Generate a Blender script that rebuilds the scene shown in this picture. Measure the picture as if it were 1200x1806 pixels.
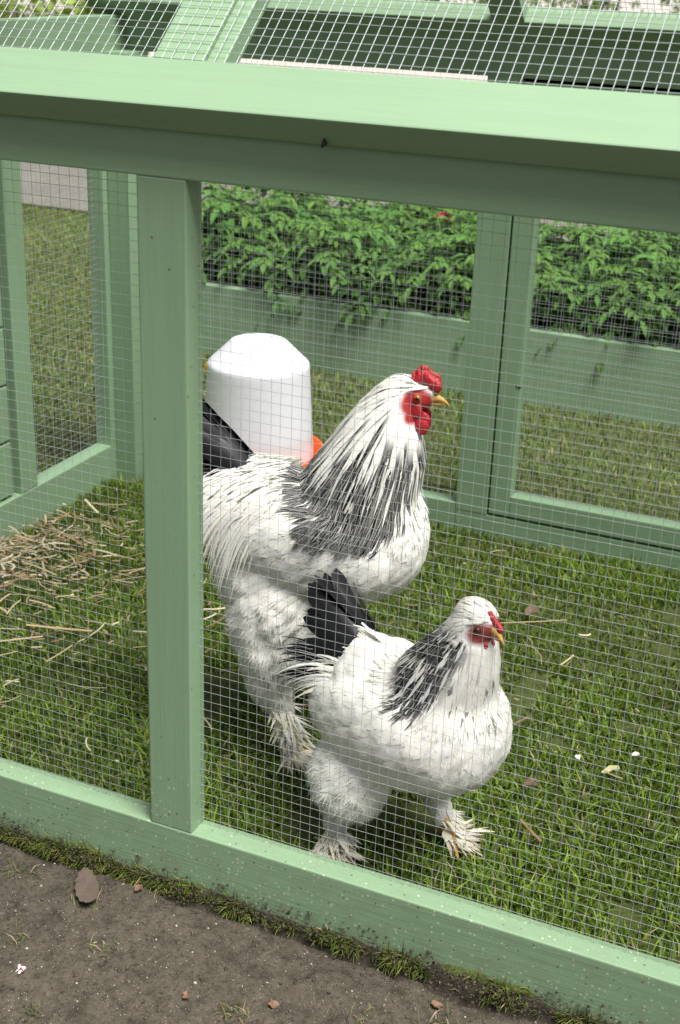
import bpy, bmesh, math, random
import numpy as np
from mathutils import Vector, Matrix
from mathutils.bvhtree import BVHTree

for o in list(bpy.data.objects):
    bpy.data.objects.remove(o)
scene = bpy.context.scene
COL = scene.collection
rng = np.random.default_rng(7)
random.seed(7)
R_ = math.radians

# ------------------------------------------------------------------ camera
cam_d = bpy.data.cameras.new("camera")
cam = bpy.data.objects.new("camera", cam_d)
COL.objects.link(cam)
cam_d.sensor_fit = 'VERTICAL'
cam_d.sensor_height = 36.0
cam_d.sensor_width = 24.0
cam_d.lens = 46.83
cam_d.clip_start = 0.05
cam_d.clip_end = 500
cam.matrix_world = Matrix((
    (0.91584755, -0.1848082, 0.35646765, 0.0),
    (0.39996285, 0.34162637, -0.85048289, -1.25),
    (0.03539746, 0.92148649, 0.38679409, 1.13125),
    (0, 0, 0, 1)))
cam_d.dof.use_dof = True
cam_d.dof.focus_distance = 1.75
cam_d.dof.aperture_fstop = 10.0
scene.camera = cam

# ------------------------------------------------------------------ light
SUN_EL, SUN_AZ = R_(65), R_(116)          # azimuth clockwise from +Y
world = bpy.data.worlds.new("World")
scene.world = world
world.use_nodes = True
wn = world.node_tree
bg = wn.nodes["Background"]
sky = wn.nodes.new("ShaderNodeTexSky")
sky.sky_type = 'NISHITA'
sky.sun_disc = False
sky.sun_elevation = SUN_EL
sky.sun_rotation = SUN_AZ
sky.air_density = 1.0
sky.dust_density = 4.0
sky.ozone_density = 1.0
hz = wn.nodes.new("ShaderNodeHueSaturation")      # thin white cloud: a paler, less blue sky
hz.inputs["Saturation"].default_value = 0.35
wn.links.new(sky.outputs[0], hz.inputs["Color"])
wn.links.new(hz.outputs[0], bg.inputs[0])
bg.inputs[1].default_value = 0.058
sun_d = bpy.data.lights.new("sun", 'SUN')
sun_d.energy = 4.2
sun_d.angle = R_(30)
sun_d.color = (1.0, 0.985, 0.955)
sun = bpy.data.objects.new("sun", sun_d)
COL.objects.link(sun)
sv = Vector((math.sin(SUN_AZ) * math.cos(SUN_EL), math.cos(SUN_AZ) * math.cos(SUN_EL), math.sin(SUN_EL)))
sun.rotation_euler = sv.to_track_quat('Z', 'Y').to_euler()
scene.view_settings.view_transform = 'Standard'
scene.view_settings.look = 'None'
scene.view_settings.gamma = 1.0
scene.view_settings.exposure = 0.90
scene.render.engine = 'CYCLES'
scene.cycles.max_bounces = 8
scene.cycles.transparent_max_bounces = 8
scene.cycles.use_denoising = True

# ------------------------------------------------------------------ helpers
def link(o, parent=None):
    COL.objects.link(o)
    if parent is not None:
        o.parent = parent
    return o

def tag(o, label=None, cat=None, group=None, kind=None):
    if label: o["label"] = label
    if cat: o["category"] = cat
    if group: o["group"] = group
    if kind: o["kind"] = kind
    return o

def empty(name, loc=(0, 0, 0), rz=0):
    o = bpy.data.objects.new(name, None)
    o.location = loc
    o.rotation_euler = (0, 0, rz)
    o.empty_display_size = 0.05
    COL.objects.link(o)
    return o

def mesh_obj(name, V, F, mat, parent=None, smooth=False, attrs=None):
    """V (n,3); F list/array of faces (all same length if array)."""
    me = bpy.data.meshes.new(name)
    V = np.asarray(V, dtype=np.float32)
    if isinstance(F, np.ndarray):
        nf, k = F.shape
        me.vertices.add(len(V)); me.vertices.foreach_set("co", V.ravel())
        me.loops.add(nf * k); me.loops.foreach_set("vertex_index", F.astype(np.int32).ravel())
        me.polygons.add(nf)
        me.polygons.foreach_set("loop_start", np.arange(0, nf * k, k, dtype=np.int32))
        me.update(calc_edges=True)
    else:
        me.from_pydata(V.tolist(), [], F)
        me.update()
    if attrs:
        for an, (typ, data) in attrs.items():
            a = me.attributes.new(an, typ, 'POINT')
            key = {'FLOAT_COLOR': 'color', 'FLOAT_VECTOR': 'vector', 'FLOAT': 'value'}[typ]
            a.data.foreach_set(key, np.asarray(data, dtype=np.float32).ravel())
    if smooth:
        me.polygons.foreach_set("use_smooth", np.ones(len(me.polygons), dtype=bool))
    me.validate()
    if mat: me.materials.append(mat)
    o = bpy.data.objects.new(name, me)
    return link(o, parent)

def bm_obj(name, bm, mat, parent=None, smooth=False):
    me = bpy.data.meshes.new(name)
    bm.to_mesh(me); bm.free()
    if smooth:
        me.polygons.foreach_set("use_smooth", np.ones(len(me.polygons), dtype=bool))
    if mat: me.materials.append(mat)
    return link(bpy.data.objects.new(name, me), parent)

def board(name, x, y, z, mat, parent=None, bev=0.0022, rot=None, pivot=None):
    """axis aligned board with softened edges; rot = Matrix applied about pivot"""
    bm = bmesh.new()
    bmesh.ops.create_cube(bm, size=1)
    c = Vector(((x[0]+x[1])/2, (y[0]+y[1])/2, (z[0]+z[1])/2))
    s = Vector((x[1]-x[0], y[1]-y[0], z[1]-z[0]))
    for v in bm.verts:
        v.co = Vector((v.co.x*s.x, v.co.y*s.y, v.co.z*s.z)) + c
    if bev:
        bmesh.ops.bevel(bm, geom=bm.edges[:], offset=min(bev, min(s)*0.3), segments=2, affect='EDGES', profile=0.6)
    if rot is not None:
        bmesh.ops.rotate(bm, verts=bm.verts, cent=pivot, matrix=rot)
    return bm_obj(name, bm, mat, parent)

# ------------------------------------------------------------------ materials
def new_mat(name):
    m = bpy.data.materials.new(name)
    m.use_nodes = True
    nt = m.node_tree
    b = nt.nodes["Principled BSDF"]
    return m, nt, b

def nd(nt, typ, **kw):
    n = nt.nodes.new(typ)
    for k, v in kw.items():
        setattr(n, k, v)
    return n

def ramp(nt, stops, interp='LINEAR'):
    n = nt.nodes.new("ShaderNodeValToRGB")
    n.color_ramp.interpolation = interp
    el = n.color_ramp.elements
    while len(el) < len(stops): el.new(0.5)
    for e, (p, c) in zip(el, stops):
        e.position = p
        e.color = c if len(c) == 4 else (*c, 1)
    return n

def noise(nt, vec, scale, detail=4, rough=0.55, dist=0.0):
    n = nt.nodes.new("ShaderNodeTexNoise")
    n.inputs["Scale"].default_value = scale
    n.inputs["Detail"].default_value = detail
    n.inputs["Roughness"].default_value = rough
    n.inputs["Distortion"].default_value = dist
    if vec is not None: nt.links.new(vec, n.inputs["Vector"])
    return n

def mixc(nt, fac, a, b, mode='MIX'):
    n = nt.nodes.new("ShaderNodeMix")
    n.data_type = 'RGBA'; n.blend_type = mode
    for i, v in ((0, fac), (6, a), (7, b)):
        if hasattr(v, "is_linked") or isinstance(v, bpy.types.NodeSocket):
            nt.links.new(v, n.inputs[i])
        else:
            n.inputs[i].default_value = v if i == 0 else ((*v, 1) if len(v) == 3 else v)
    return n.outputs[2]

def math_n(nt, op, a, b=None, c=None):
    n = nt.nodes.new("ShaderNodeMath"); n.operation = op
    for i, v in enumerate((a, b, c)):
        if v is None: continue
        if isinstance(v, bpy.types.NodeSocket): nt.links.new(v, n.inputs[i])
        else: n.inputs[i].default_value = v
    return n.outputs[0]

PAINT = (0.203, 0.312, 0.184)
def paint_mat(name, axis, splash=False, tint=1.0):
    m, nt, b = new_mat(name)
    tc = nd(nt, "ShaderNodeTexCoord")
    mp = nd(nt, "ShaderNodeMapping")
    sc = [70, 70, 70]; sc[axis] = 3.0
    mp.inputs["Scale"].default_value = sc
    nt.links.new(tc.outputs["Object"], mp.inputs["Vector"])
    g = noise(nt, mp.outputs[0], 1.0, 5, 0.6, 0.6)
    g2 = noise(nt, mp.outputs[0], 5.0, 3, 0.6)
    big = noise(nt, tc.outputs["Object"], 4.0, 3, 0.5)
    fine = noise(nt, tc.outputs["Object"], 900.0, 2, 0.5)
    col = mixc(nt, big.outputs[0], tuple(c*0.90*tint for c in PAINT), tuple(c*1.07*tint for c in PAINT))
    rg = ramp(nt, [(0.30, (0.86, 0.88, 0.84)), (0.62, (1.02, 1.02, 1.02))])
    nt.links.new(g.outputs[0], rg.inputs[0])
    col = mixc(nt, 0.30, col, rg.outputs[0], 'MULTIPLY')
    # sparse scuffs and little knots
    v = nd(nt, "ShaderNodeTexVoronoi"); v.inputs["Scale"].default_value = 9.0
    nt.links.new(tc.outputs["Object"], v.inputs["Vector"])
    kn = ramp(nt, [(0.035, (1, 1, 1)), (0.075, (0, 0, 0))])
    nt.links.new(v.outputs["Distance"], kn.inputs[0])
    sel = nd(nt, "ShaderNodeSeparateColor"); nt.links.new(v.outputs["Color"], sel.inputs[0])
    selm = math_n(nt, 'GREATER_THAN', sel.outputs[0], 0.80)
    km = math_n(nt, 'MULTIPLY', math_n(nt, 'MULTIPLY', kn.outputs[0], selm), 0.35)
    col = mixc(nt, km, col, (0.13, 0.17, 0.10))
    h = math_n(nt, 'ADD', math_n(nt, 'MULTIPLY', g.outputs[0], 1.0), math_n(nt, 'MULTIPLY', g2.outputs[0], 0.45))
    h = math_n(nt, 'ADD', h, math_n(nt, 'MULTIPLY', fine.outputs[0], 0.25))
    if splash:
        sp = nd(nt, "ShaderNodeSeparateXYZ"); nt.links.new(tc.outputs["Object"], sp.inputs[0])
        low = ramp(nt, [(0.0, (1, 1, 1)), (1.0, (0, 0, 0))])
        nt.links.new(math_n(nt, 'DIVIDE', sp.outputs[2], 0.22 if axis == 2 else 0.13), low.inputs[0])
        for scl, thr, colr, keep, amp in ((150, 0.24, (0.56, 0.54, 0.44), 0.45, 0.6), (260, 0.20, (0.44, 0.44, 0.34), 0.35, 0.5),
                                          (95, 0.14, (0.06, 0.07, 0.035), 0.35, 0.75), (45, 0.07, (0.06, 0.045, 0.025), 0.5, 0.8)):
            vv = nd(nt, "ShaderNodeTexVoronoi"); vv.inputs["Scale"].default_value = scl
            nt.links.new(tc.outputs["Object"], vv.inputs["Vector"])
            d = math_n(nt, 'LESS_THAN', vv.outputs["Distance"], thr)
            sc_ = nd(nt, "ShaderNodeSeparateColor"); nt.links.new(vv.outputs["Color"], sc_.inputs[0])
            thrn = math_n(nt, 'ADD', keep, math_n(nt, 'MULTIPLY', math_n(nt, 'SUBTRACT', 1.0, low.outputs[0]), 0.6))
            k = math_n(nt, 'GREATER_THAN', sc_.outputs[0], thrn)
            f = math_n(nt, 'MULTIPLY', math_n(nt, 'MULTIPLY', d, k), amp)
            col = mixc(nt, f, col, colr)
            h = math_n(nt, 'ADD', h, math_n(nt, 'MULTIPLY', f, 1.2))
        dn = noise(nt, tc.outputs["Object"], 30, 4, 0.6)
        dr = ramp(nt, [(0.45, (0, 0, 0)), (0.8, (1, 1, 1))]); nt.links.new(dn.outputs[0], dr.inputs[0])
        dirt = math_n(nt, 'MULTIPLY', math_n(nt, 'MULTIPLY', dr.outputs[0], low.outputs[0]), 0.45)
        col = mixc(nt, dirt, col, (0.16, 0.15, 0.10))
    nt.links.new(col, b.inputs["Base Color"])
    b.inputs["Roughness"].default_value = 0.55
    b.inputs["Specular IOR Level"].default_value = 0.6
    bp = nd(nt, "ShaderNodeBump"); bp.inputs["Strength"].default_value = 0.35; bp.inputs["Distance"].default_value = 0.0016
    nt.links.new(h, bp.inputs["Height"]); nt.links.new(bp.outputs[0], b.inputs["Normal"])
    return m

PX, PY, PZ = paint_mat("painted_timber_x", 0), paint_mat("painted_timber_y", 1), paint_mat("painted_timber_z", 2)
PXS, PZS = paint_mat("splashed_timber_x", 0, True), paint_mat("splashed_timber_z", 2, True)

def simple_mat(name, col, rough=0.6, metal=0.0, var=0.12, scale=60, bump=0.0, spec=0.5, trans=0.0):
    m, nt, b = new_mat(name)
    tc = nd(nt, "ShaderNodeTexCoord")
    n = noise(nt, tc.outputs["Object"], scale, 4)
    c = mixc(nt, n.outputs[0], tuple(max(0, v*(1-var)) for v in col), tuple(min(1, v*(1+var)) for v in col))
    nt.links.new(c, b.inputs["Base Color"])
    b.inputs["Roughness"].default_value = rough
    b.inputs["Metallic"].default_value = metal
    b.inputs["Specular IOR Level"].default_value = spec
    if trans:
        t = nd(nt, "ShaderNodeBsdfTranslucent"); nt.links.new(c, t.inputs[0])
        mx = nd(nt, "ShaderNodeMixShader"); mx.inputs[0].default_value = trans
        out = nt.nodes["Material Output"]
        nt.links.new(b.outputs[0], mx.inputs[1]); nt.links.new(t.outputs[0], mx.inputs[2]); nt.links.new(mx.outputs[0], out.inputs[0])
    if bump:
        bp = nd(nt, "ShaderNodeBump"); bp.inputs["Strength"].default_value = bump; bp.inputs["Distance"].default_value = 0.002
        nt.links.new(n.outputs[0], bp.inputs["Height"]); nt.links.new(bp.outputs[0], b.inputs["Normal"])
    return m

def attr_mat(name, rough=0.7, trans=0.25, spec=0.3, var=0.0, attr="pigment"):
    """colour carried by a point attribute (pigment), thin and slightly translucent"""
    m, nt, b = new_mat(name)
    a = nd(nt, "ShaderNodeAttribute"); a.attribute_name = attr
    c = a.outputs["Color"]
    if var:
        tc = nd(nt, "ShaderNodeTexCoord"); n = noise(nt, tc.outputs["Object"], 120, 3)
        r = ramp(nt, [(0.3, (1-var,)*3), (0.7, (1+var*0.3,)*3)]); nt.links.new(n.outputs[0], r.inputs[0])
        c = mixc(nt, 1.0, c, r.outputs[0], 'MULTIPLY')
    nt.links.new(c, b.inputs["Base Color"])
    b.inputs["Roughness"].default_value = rough
    b.inputs["Specular IOR Level"].default_value = spec
    if trans:
        t = nd(nt, "ShaderNodeBsdfTranslucent"); nt.links.new(c, t.inputs[0])
        mx = nd(nt, "ShaderNodeMixShader"); mx.inputs[0].default_value = trans
        out = nt.nodes["Material Output"]
        nt.links.new(b.outputs[0], mx.inputs[1]); nt.links.new(t.outputs[0], mx.inputs[2]); nt.links.new(mx.outputs[0], out.inputs[0])
    return m

WIRE = simple_mat("galvanised_wire", (0.42, 0.45, 0.45), 0.45, 0.3, 0.2, 200)
BLACK = simple_mat("gap_shade", (0.012, 0.014, 0.010), 0.9)  # near-black that paints the shade seen in narrow gaps
GRASS_M = attr_mat("grass_blade", 0.55, 0.3, 0.4)
LEAF_M = attr_mat("foliage", 0.65, 0.3, 0.25)
PLUME = attr_mat("plumage", 0.8, 0.32, 0.1)
SKIN = attr_mat("bird_skin", 0.6, 0.0, 0.3, 0.25)
STRAW_M = attr_mat("straw", 0.6, 0.15, 0.3)

# soil
def soil_mat():
    m, nt, b = new_mat("bare_soil")
    tc = nd(nt, "ShaderNodeTexCoord")
    o = tc.outputs["Object"]
    n1, n2, n3 = noise(nt, o, 6, 4), noise(nt, o, 45, 6, 0.65), noise(nt, o, 400, 3)
    c = mixc(nt, n1.outputs[0], (0.042, 0.035, 0.025), (0.106, 0.089, 0.065))
    r = ramp(nt, [(0.33, (0.45, 0.43, 0.40)), (0.5, (0.95, 0.95, 0.95)), (0.75, (1.25, 1.22, 1.2))])
    nt.links.new(n2.outputs[0], r.inputs[0])
    c = mixc(nt, 0.85, c, r.outputs[0], 'MULTIPLY')
    n4 = noise(nt, o, 170, 5, 0.75)
    r4 = ramp(nt, [(0.32, (0.35, 0.33, 0.30)), (0.5, (0.95,)*3), (0.7, (1.35, 1.32, 1.28))]); nt.links.new(n4.outputs[0], r4.inputs[0])
    c = mixc(nt, 0.8, c, r4.outputs[0], 'MULTIPLY')
    for scl, thr, keep, cc in ((220, 0.16, 0.95, (0.36, 0.46, 0.38)), (420, 0.2, 0.92, (0.42, 0.36, 0.29)), (110, 0.16, 0.7, (0.035, 0.028, 0.02))):
        v = nd(nt, "ShaderNodeTexVoronoi"); v.inputs["Scale"].default_value = scl
        nt.links.new(o, v.inputs["Vector"])
        s = nd(nt, "ShaderNodeSeparateColor"); nt.links.new(v.outputs["Color"], s.inputs[0])
        f = math_n(nt, 'MULTIPLY', math_n(nt, 'LESS_THAN', v.outputs["Distance"], thr), math_n(nt, 'GREATER_THAN', s.outputs[0], keep))
        c = mixc(nt, f, c, cc)
    nt.links.new(c, b.inputs["Base Color"])
    b.inputs["Roughness"].default_value = 0.85
    b.inputs["Specular IOR Level"].default_value = 0.3
    h = math_n(nt, 'ADD', math_n(nt, 'ADD', n2.outputs[0], math_n(nt, 'MULTIPLY', n4.outputs[0], 0.5)), math_n(nt, 'MULTIPLY', n3.outputs[0], 0.25))
    bp = nd(nt, "ShaderNodeBump"); bp.inputs["Strength"].default_value = 0.9; bp.inputs["Distance"].default_value = 0.006
    nt.links.new(h, bp.inputs["Height"]); nt.links.new(bp.outputs[0], b.inputs["Normal"])
    return m
SOIL = soil_mat()

def turf_mat():
    m, nt, b = new_mat("turf_floor")
    tc = nd(nt, "ShaderNodeTexCoord"); o = tc.outputs["Object"]
    n1, n2 = noise(nt, o, 3, 4), noise(nt, o, 60, 5, 0.7)
    c = mixc(nt, n1.outputs[0], (0.040, 0.066, 0.009), (0.085, 0.100, 0.018))
    r = ramp(nt, [(0.3, (0.35,)*3), (0.7, (1.3,)*3)]); nt.links.new(n2.outputs[0], r.inputs[0])
    c = mixc(nt, 0.8, c, r.outputs[0], 'MULTIPLY')
    sp = nd(nt, "ShaderNodeSeparateXYZ"); nt.links.new(o, sp.inputs[0])       # cut side of the turf is bare earth
    ez = math_n(nt, 'LESS_THAN', math_n(nt, 'ADD', sp.outputs[2], math_n(nt, 'MULTIPLY', n2.outputs[0], 0.008)), -0.006)
    c = mixc(nt, ez, c, (0.042, 0.033, 0.022))
    nt.links.new(c, b.inputs["Base Color"]); b.inputs["Roughness"].default_value = 0.95
    bp = nd(nt, "ShaderNodeBump"); bp.inputs["Distance"].default_value = 0.01
    nt.links.new(n2.outputs[0], bp.inputs["Height"]); nt.links.new(bp.outputs[0], b.inputs["Normal"])
    return m
TURF = turf_mat()

def path_mat(name, ca, cb):
    m, nt, b = new_mat(name)
    tc = nd(nt, "ShaderNodeTexCoord"); o = tc.outputs["Object"]
    n1, n2 = noise(nt, o, 2.5, 5, 0.6), noise(nt, o, 40, 5, 0.7)
    c = mixc(nt, n1.outputs[0], ca, cb)
    r = ramp(nt, [(0.3, (0.7,)*3), (0.7, (1.12,)*3)]); nt.links.new(n2.outputs[0], r.inputs[0])
    c = mixc(nt, 0.8, c, r.outputs[0], 'MULTIPLY')
    nt.links.new(c, b.inputs["Base Color"]); b.inputs["Roughness"].default_value = 0.9
    bp = nd(nt, "ShaderNodeBump"); bp.inputs["Distance"].default_value = 0.01
    nt.links.new(n2.outputs[0], bp.inputs["Height"]); nt.links.new(bp.outputs[0], b.inputs["Normal"])
    return m
PATH = path_mat("path_gravel", (0.095, 0.088, 0.072), (0.19, 0.18, 0.155))
PAVE = path_mat("pale_paving", (0.36, 0.31, 0.28), (0.50, 0.45, 0.41))

# ------------------------------------------------------------------ ground
def vnoise(x, y, seed=0):
    """cheap smooth value noise"""
    r = np.random.default_rng(seed).random((64, 64))
    xi, yi = np.floor(x).astype(int), np.floor(y).astype(int)
    fx, fy = x - xi, y - yi
    fx, fy = fx*fx*(3-2*fx), fy*fy*(3-2*fy)
    g = lambda a, b: r[a % 64, b % 64]
    return (g(xi, yi)*(1-fx)+g(xi+1, yi)*fx)*(1-fy) + (g(xi, yi+1)*(1-fx)+g(xi+1, yi+1)*fx)*fy

def grid_sheet(name, x0, x1, y0, y1, nx, ny, zf, mat, smooth=True):
    xs, ys = np.linspace(x0, x1, nx), np.linspace(y0, y1, ny)
    X, Y = np.meshgrid(xs, ys)
    Z = zf(X, Y)
    V = np.stack([X.ravel(), Y.ravel(), np.broadcast_to(Z, X.shape).ravel()], 1)
    i = (np.arange(ny-1)[:, None]*nx + np.arange(nx-1)[None]).ravel()
    F = np.stack([i, i+1, i+nx+1, i+nx], 1)
    return tag(mesh_obj(name, V, F, mat, smooth=smooth), kind="structure")

def turf_edge(x):       # y of the ragged front edge of the turf along the run
    return -0.004 - 0.012*vnoise(x*9+3, x*0+1, 3) - 0.012*vnoise(x*31+3, x*0+5, 4) + 0.004*np.sin(x*4.0)

def soil_z(X, Y):
    z = -0.017 + 0.010*(vnoise(X*7, Y*7, 1)-.5) + 0.007*(vnoise(X*26, Y*26, 2)-.5) + 0.005*(vnoise(X*70, Y*70, 5)-.5) + 0.003*(vnoise(X*160, Y*160, 6)-.5)
    d = turf_edge(X) - Y
    z = z - 0.012*np.exp(-(d/0.012)**2)
    return z
grid_sheet("ground", -150, 150, -150, 150, 7, 7, lambda X, Y: X*0-0.12, TURF)
grid_sheet("soil", -1.9, 0.75, -1.3, 0.03, 620, 320, soil_z, SOIL)
grid_sheet("soil_apron", -9, 8, -8, -1.28, 60, 30, lambda X, Y: -0.024+0.0*X, SOIL)

def turf_z(X, Y):
    z = 0.004*(vnoise(X*8, Y*8, 11)-.5) - 0.003
    front = np.clip((Y - turf_edge(X))/0.02, 0, 1)
    return z - 0.035*(1-front)
grid_sheet("turf", -1.9, 0.75, -0.075, 1.5, 420, 260, turf_z, TURF)
grid_sheet("lawn", -9, 8, 1.49, 3.95, 200, 60, lambda X, Y: 0.012*(vnoise(X*2, Y*2, 12)-.5)-0.004, TURF)
grid_sheet("lawn_left", -9, -1.88, -1.29, 1.50, 80, 40, lambda X, Y: X*0-0.006, TURF)
grid_sheet("lawn_right", 0.74, 8, -1.29, 1.50, 80, 40, lambda X, Y: X*0-0.006, TURF)
grid_sheet("path", -40, 40, 3.90, 7.2, 160, 20, lambda X, Y: 0.006+0.01*(vnoise(X*.7, Y*.7, 13)-.5), PATH)
grid_sheet("paving", -40, 40, 7.19, 60, 160, 100, lambda X, Y: 0.012+0.004*(vnoise(X*.7, Y*.7, 13)-.5), PAVE)

# ------------------------------------------------------------------ chicken run
run = empty("chicken_run", (-0.6, 0.65, 0))
tag(run, "pale green timber chicken run with wire mesh walls and gabled mesh roof", "chicken run")
def rp(o):     # parent keeping world placement
    o.parent = run
    o.matrix_parent_inverse = Matrix.Translation((0.6, -0.65, 0))
    return o

XL, XR = -1.62, 0.40
FD = 0.036          # frame depth
YB = 1.27
# front
rp(board("bottom_rail", (XL, XR), (0, FD), (-0.02, 0.0705), PXS))
rp(board("front_post", (-0.7765, -0.7155), (0.0006, FD+0.0006), (0.0702, 0.9045), PZS))
rp(board("front_post", (XR-0.061, XR), (0.0006, FD+0.0006), (0.0702, 0.9045), PZS))
rp(board("front_post", (XL, XL+0.061), (0.0006, FD+0.0006), (0.0702, 0.9045), PZS))
rp(board("top_rail", (XL, XR), (0, FD), (0.9042, 0.992), PX))
# back wall
rp(board("bottom_rail", (XL, -0.79), (YB, YB+FD), (-0.02, 0.0605), PX))
rp(board("bottom_rail", (-0.7895, XR), (YB, YB+FD), (-0.02, 0.046), PX))
rp(board("door_post", (-0.790, -0.7205), (YB-0.0008, YB+FD), (0.0455, 0.929), PZ))
rp(board("door_post", (XR-0.06, XR), (YB-0.0008, YB+FD), (0.0455, 0.929), PZ))
rp(board("top_rail", (XL, XR), (YB, YB+FD), (0.928, 0.994), PX))
rp(board("door_stop", (-0.735, -0.705), (YB+FD*0.55, YB+FD+0.02), (0.03, 0.92), BLACK))  # all three stops coloured near-black, shade of the door gaps painted in
rp(board("door_stop", (-0.705, XR-0.05), (YB+FD*0.55, YB+FD+0.02), (0.03, 0.06), BLACK))
rp(board("door_stop", (-0.7195, XR-0.066), (YB+FD*0.55+0.001, YB+FD+0.019), (0.905, 0.9275), BLACK))
# door in the back wall
door = rp(board("door", (-0.7165, -0.672), (YB-0.001, YB+FD-0.001), (0.051, 0.922), PZ))
tag(door, "hinged door with a wire mesh panel in the back wall")
DXR = XR-0.064
for nm, x, z, mt in (("door_rail", (-0.6718, DXR-0.045), (0.051, 0.097), PX), ("door_rail", (-0.6718, DXR-0.045), (0.876, 0.922), PX), ("door_stile", (DXR-0.0448, DXR), (0.051, 0.922), PZ)):
    board(nm, x, (YB-0.0012, YB+FD-0.0012), z, mt, door).matrix_parent_inverse = Matrix.Identity(4)
# corner posts, left wall
rp(board("corner_post", (-1.62, -1.5805), (1.165, YB-0.0005), (-0.02, 0.905), PZ))
rp(board("corner_post", (-1.580, -1.528), (1.182, YB-0.0005), (-0.02, 0.93), PZ))
rp(board("side_sill", (-1.62, -1.58), (FD+0.001, 1.1645), (-0.02, 0.083), PY))
rp(board("side_top_rail", (-1.62, -1.58), (FD+0.001, YB-0.001), (0.9055, 0.998), PY))
rp(board("side_stile", (-1.62, -1.5805), (0.829, 0.884), (0.0835, 0.905), PZ))
for k in range(7):
    z0 = 0.089 + k*0.117
    rp(board("plank", (-1.612, -1.588), (0.06, 0.812), (z0, z0+0.112), PY))
rp(board("backing_strip", (-1.619, -1.6125), (0.05, 0.829), (0.084, 0.905), BLACK, bev=0))  # added behind the planks, gap shade put into its black colour
# right wall
rp(board("side_sill", (XR-0.04, XR), (FD+0.001, YB-0.001), (-0.02, 0.083), PY))
rp(board("side_top_rail", (XR-0.04, XR), (FD+0.001, YB-0.001), (0.9055, 0.998), PY))

# roof: gable, 40 degrees
TH = R_(40); ct, st = math.cos(TH), math.sin(TH)
YC = 0.653
EY, EZ = -0.028, 0.9815       # lower front edge (top surface)
SL = (YC-EY)/ct               # slope length
RT = 0.036
def roof_board(name, x, s, n, mat, side=1):
    """x range, s range up the slope from the eave edge, n range above(+)/below(-) roof surface"""
    bm = bmesh.new()
    bmesh.ops.create_cube(bm, size=1)
    for v in bm.verts:
        v.co = Vector((x[0]+(v.co.x+.5)*(x[1]-x[0]), s[0]+(v.co.y+.5)*(s[1]-s[0]), n[0]+(v.co.z+.5)*(n[1]-n[0])))
    bmesh.ops.bevel(bm, geom=bm.edges[:], offset=0.0022, segments=2, affect='EDGES', profile=0.6)
    for v in bm.verts:
        y = EY + v.co.y*ct - v.co.z*st
        z = EZ + v.co.y*st + v.co.z*ct
        if side < 0: y = 2*YC - y
        v.co = Vector((v.co.x, y, z))
    if side < 0: bmesh.ops.reverse_faces(bm, faces=bm.faces)
    return rp(bm_obj(name, bm, mat))
RX0, RX1 = XL-0.03, XR+0.03
for side, w in ((1, 0.066), (-1, 0.115)):
    roof_board("roof_rail", (RX0, RX1), (0, w), (-RT, 0), PX, side)
    for (xa, xb) in ((-0.775, -0.713), (RX0, RX0+0.06), (RX1-0.06, RX1)):
        roof_board("rafter", (xa, xb), (w+0.0005, SL-0.06), (-RT, -0.0098), PY, side)
    roof_board("roof_top_rail", (RX0, RX1), (SL-0.0595, SL-0.004), (-RT, -0.001), PX, side)
roof_board("batten", (-0.7125, -0.690), (0.0665, SL-0.06), (-RT, -0.013), PY, 1)
# ---- welded mesh
def wire_panel(name, origin, ax_u, ax_v, lu, lv, cell=0.0127, dia=0.00047, off_u=0.0, off_v=0.0, seed=0, wob=0.0006):
    """welded mesh in the plane (u,v): straight drawn wires, slightly uneven"""
    r = np.random.default_rng(seed)
    o = np.array(origin, float); u = np.array(ax_u, float); v = np.array(ax_v, float)
    n = np.cross(u, v)
    Vs, Fs = [], []; base = 0
    def add(axis, across, start, length, nwire, layer, offs):
        nonlocal base
        K = max(3, int(length/0.05))
        t = np.linspace(0, length, K+1)
        for i in range(nwire):
            c = offs + i*cell + r.normal(0, 0.0003)
            ph = r.random(3)*6.28
            wo = wob*(np.sin(t*9+ph[0]) + 0.6*np.sin(t*23+ph[1]))*0.6
            wn_ = wob*1.4*np.sin(t*7+ph[2]) + layer
            ctr = o + t[:, None]*axis + (c+wo)[:, None]*across + wn_[:, None]*n
            h = dia*0.5
            ring = [ctr+across*h*1.1, ctr+n*h*1.1, ctr-across*h*1.1, ctr-n*h*1.1]
            Vs.append(np.stack(ring, 1).reshape(-1, 3))
            a = base + np.arange(K)[:, None]*4 + np.arange(4)[None]
            b = base + np.arange(K)[:, None]*4 + (np.arange(4)[None]+1) % 4
            Fs.append(np.stack([a, b, b+4, a+4], 2).reshape(-1, 4))
            base += (K+1)*4
    add(u, v, 0, lu, int((lv-off_v)/cell)+1, dia*0.45, off_v)
    add(v, u, 0, lv, int((lu-off_u)/cell)+1, -dia*0.45, off_u)
    o = mesh_obj(name, np.concatenate(Vs), np.concatenate(Fs), WIRE, smooth=True)
    return o
YM = 0.026
rp(wire_panel("wire_mesh", (-0.7165, YM, 0.0695), (1, 0, 0), (0, 0, 1), XR-0.06+0.7165, 0.836, off_u=0.004, off_v=0.0117, seed=1))
rp(wire_panel("wire_mesh", (XL+0.06, YM, 0.0695), (1, 0, 0), (0, 0, 1), -0.7755-XL-0.06, 0.836, off_u=0.007, off_v=0.0085, seed=2))
rp(wire_panel("wire_mesh", (-1.529, YB+0.02, 0.06), (1, 0, 0), (0, 0, 1), 1.529-0.7895, 0.869, off_u=0.003, off_v=0.006, seed=3))
wm = wire_panel("wire_mesh", (-0.6725, YB+0.022, 0.0965), (1, 0, 0), (0, 0, 1), DXR-0.044+0.6725, 0.78, off_u=0.005, off_v=0.008, seed=4)
wm.parent = door
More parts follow.
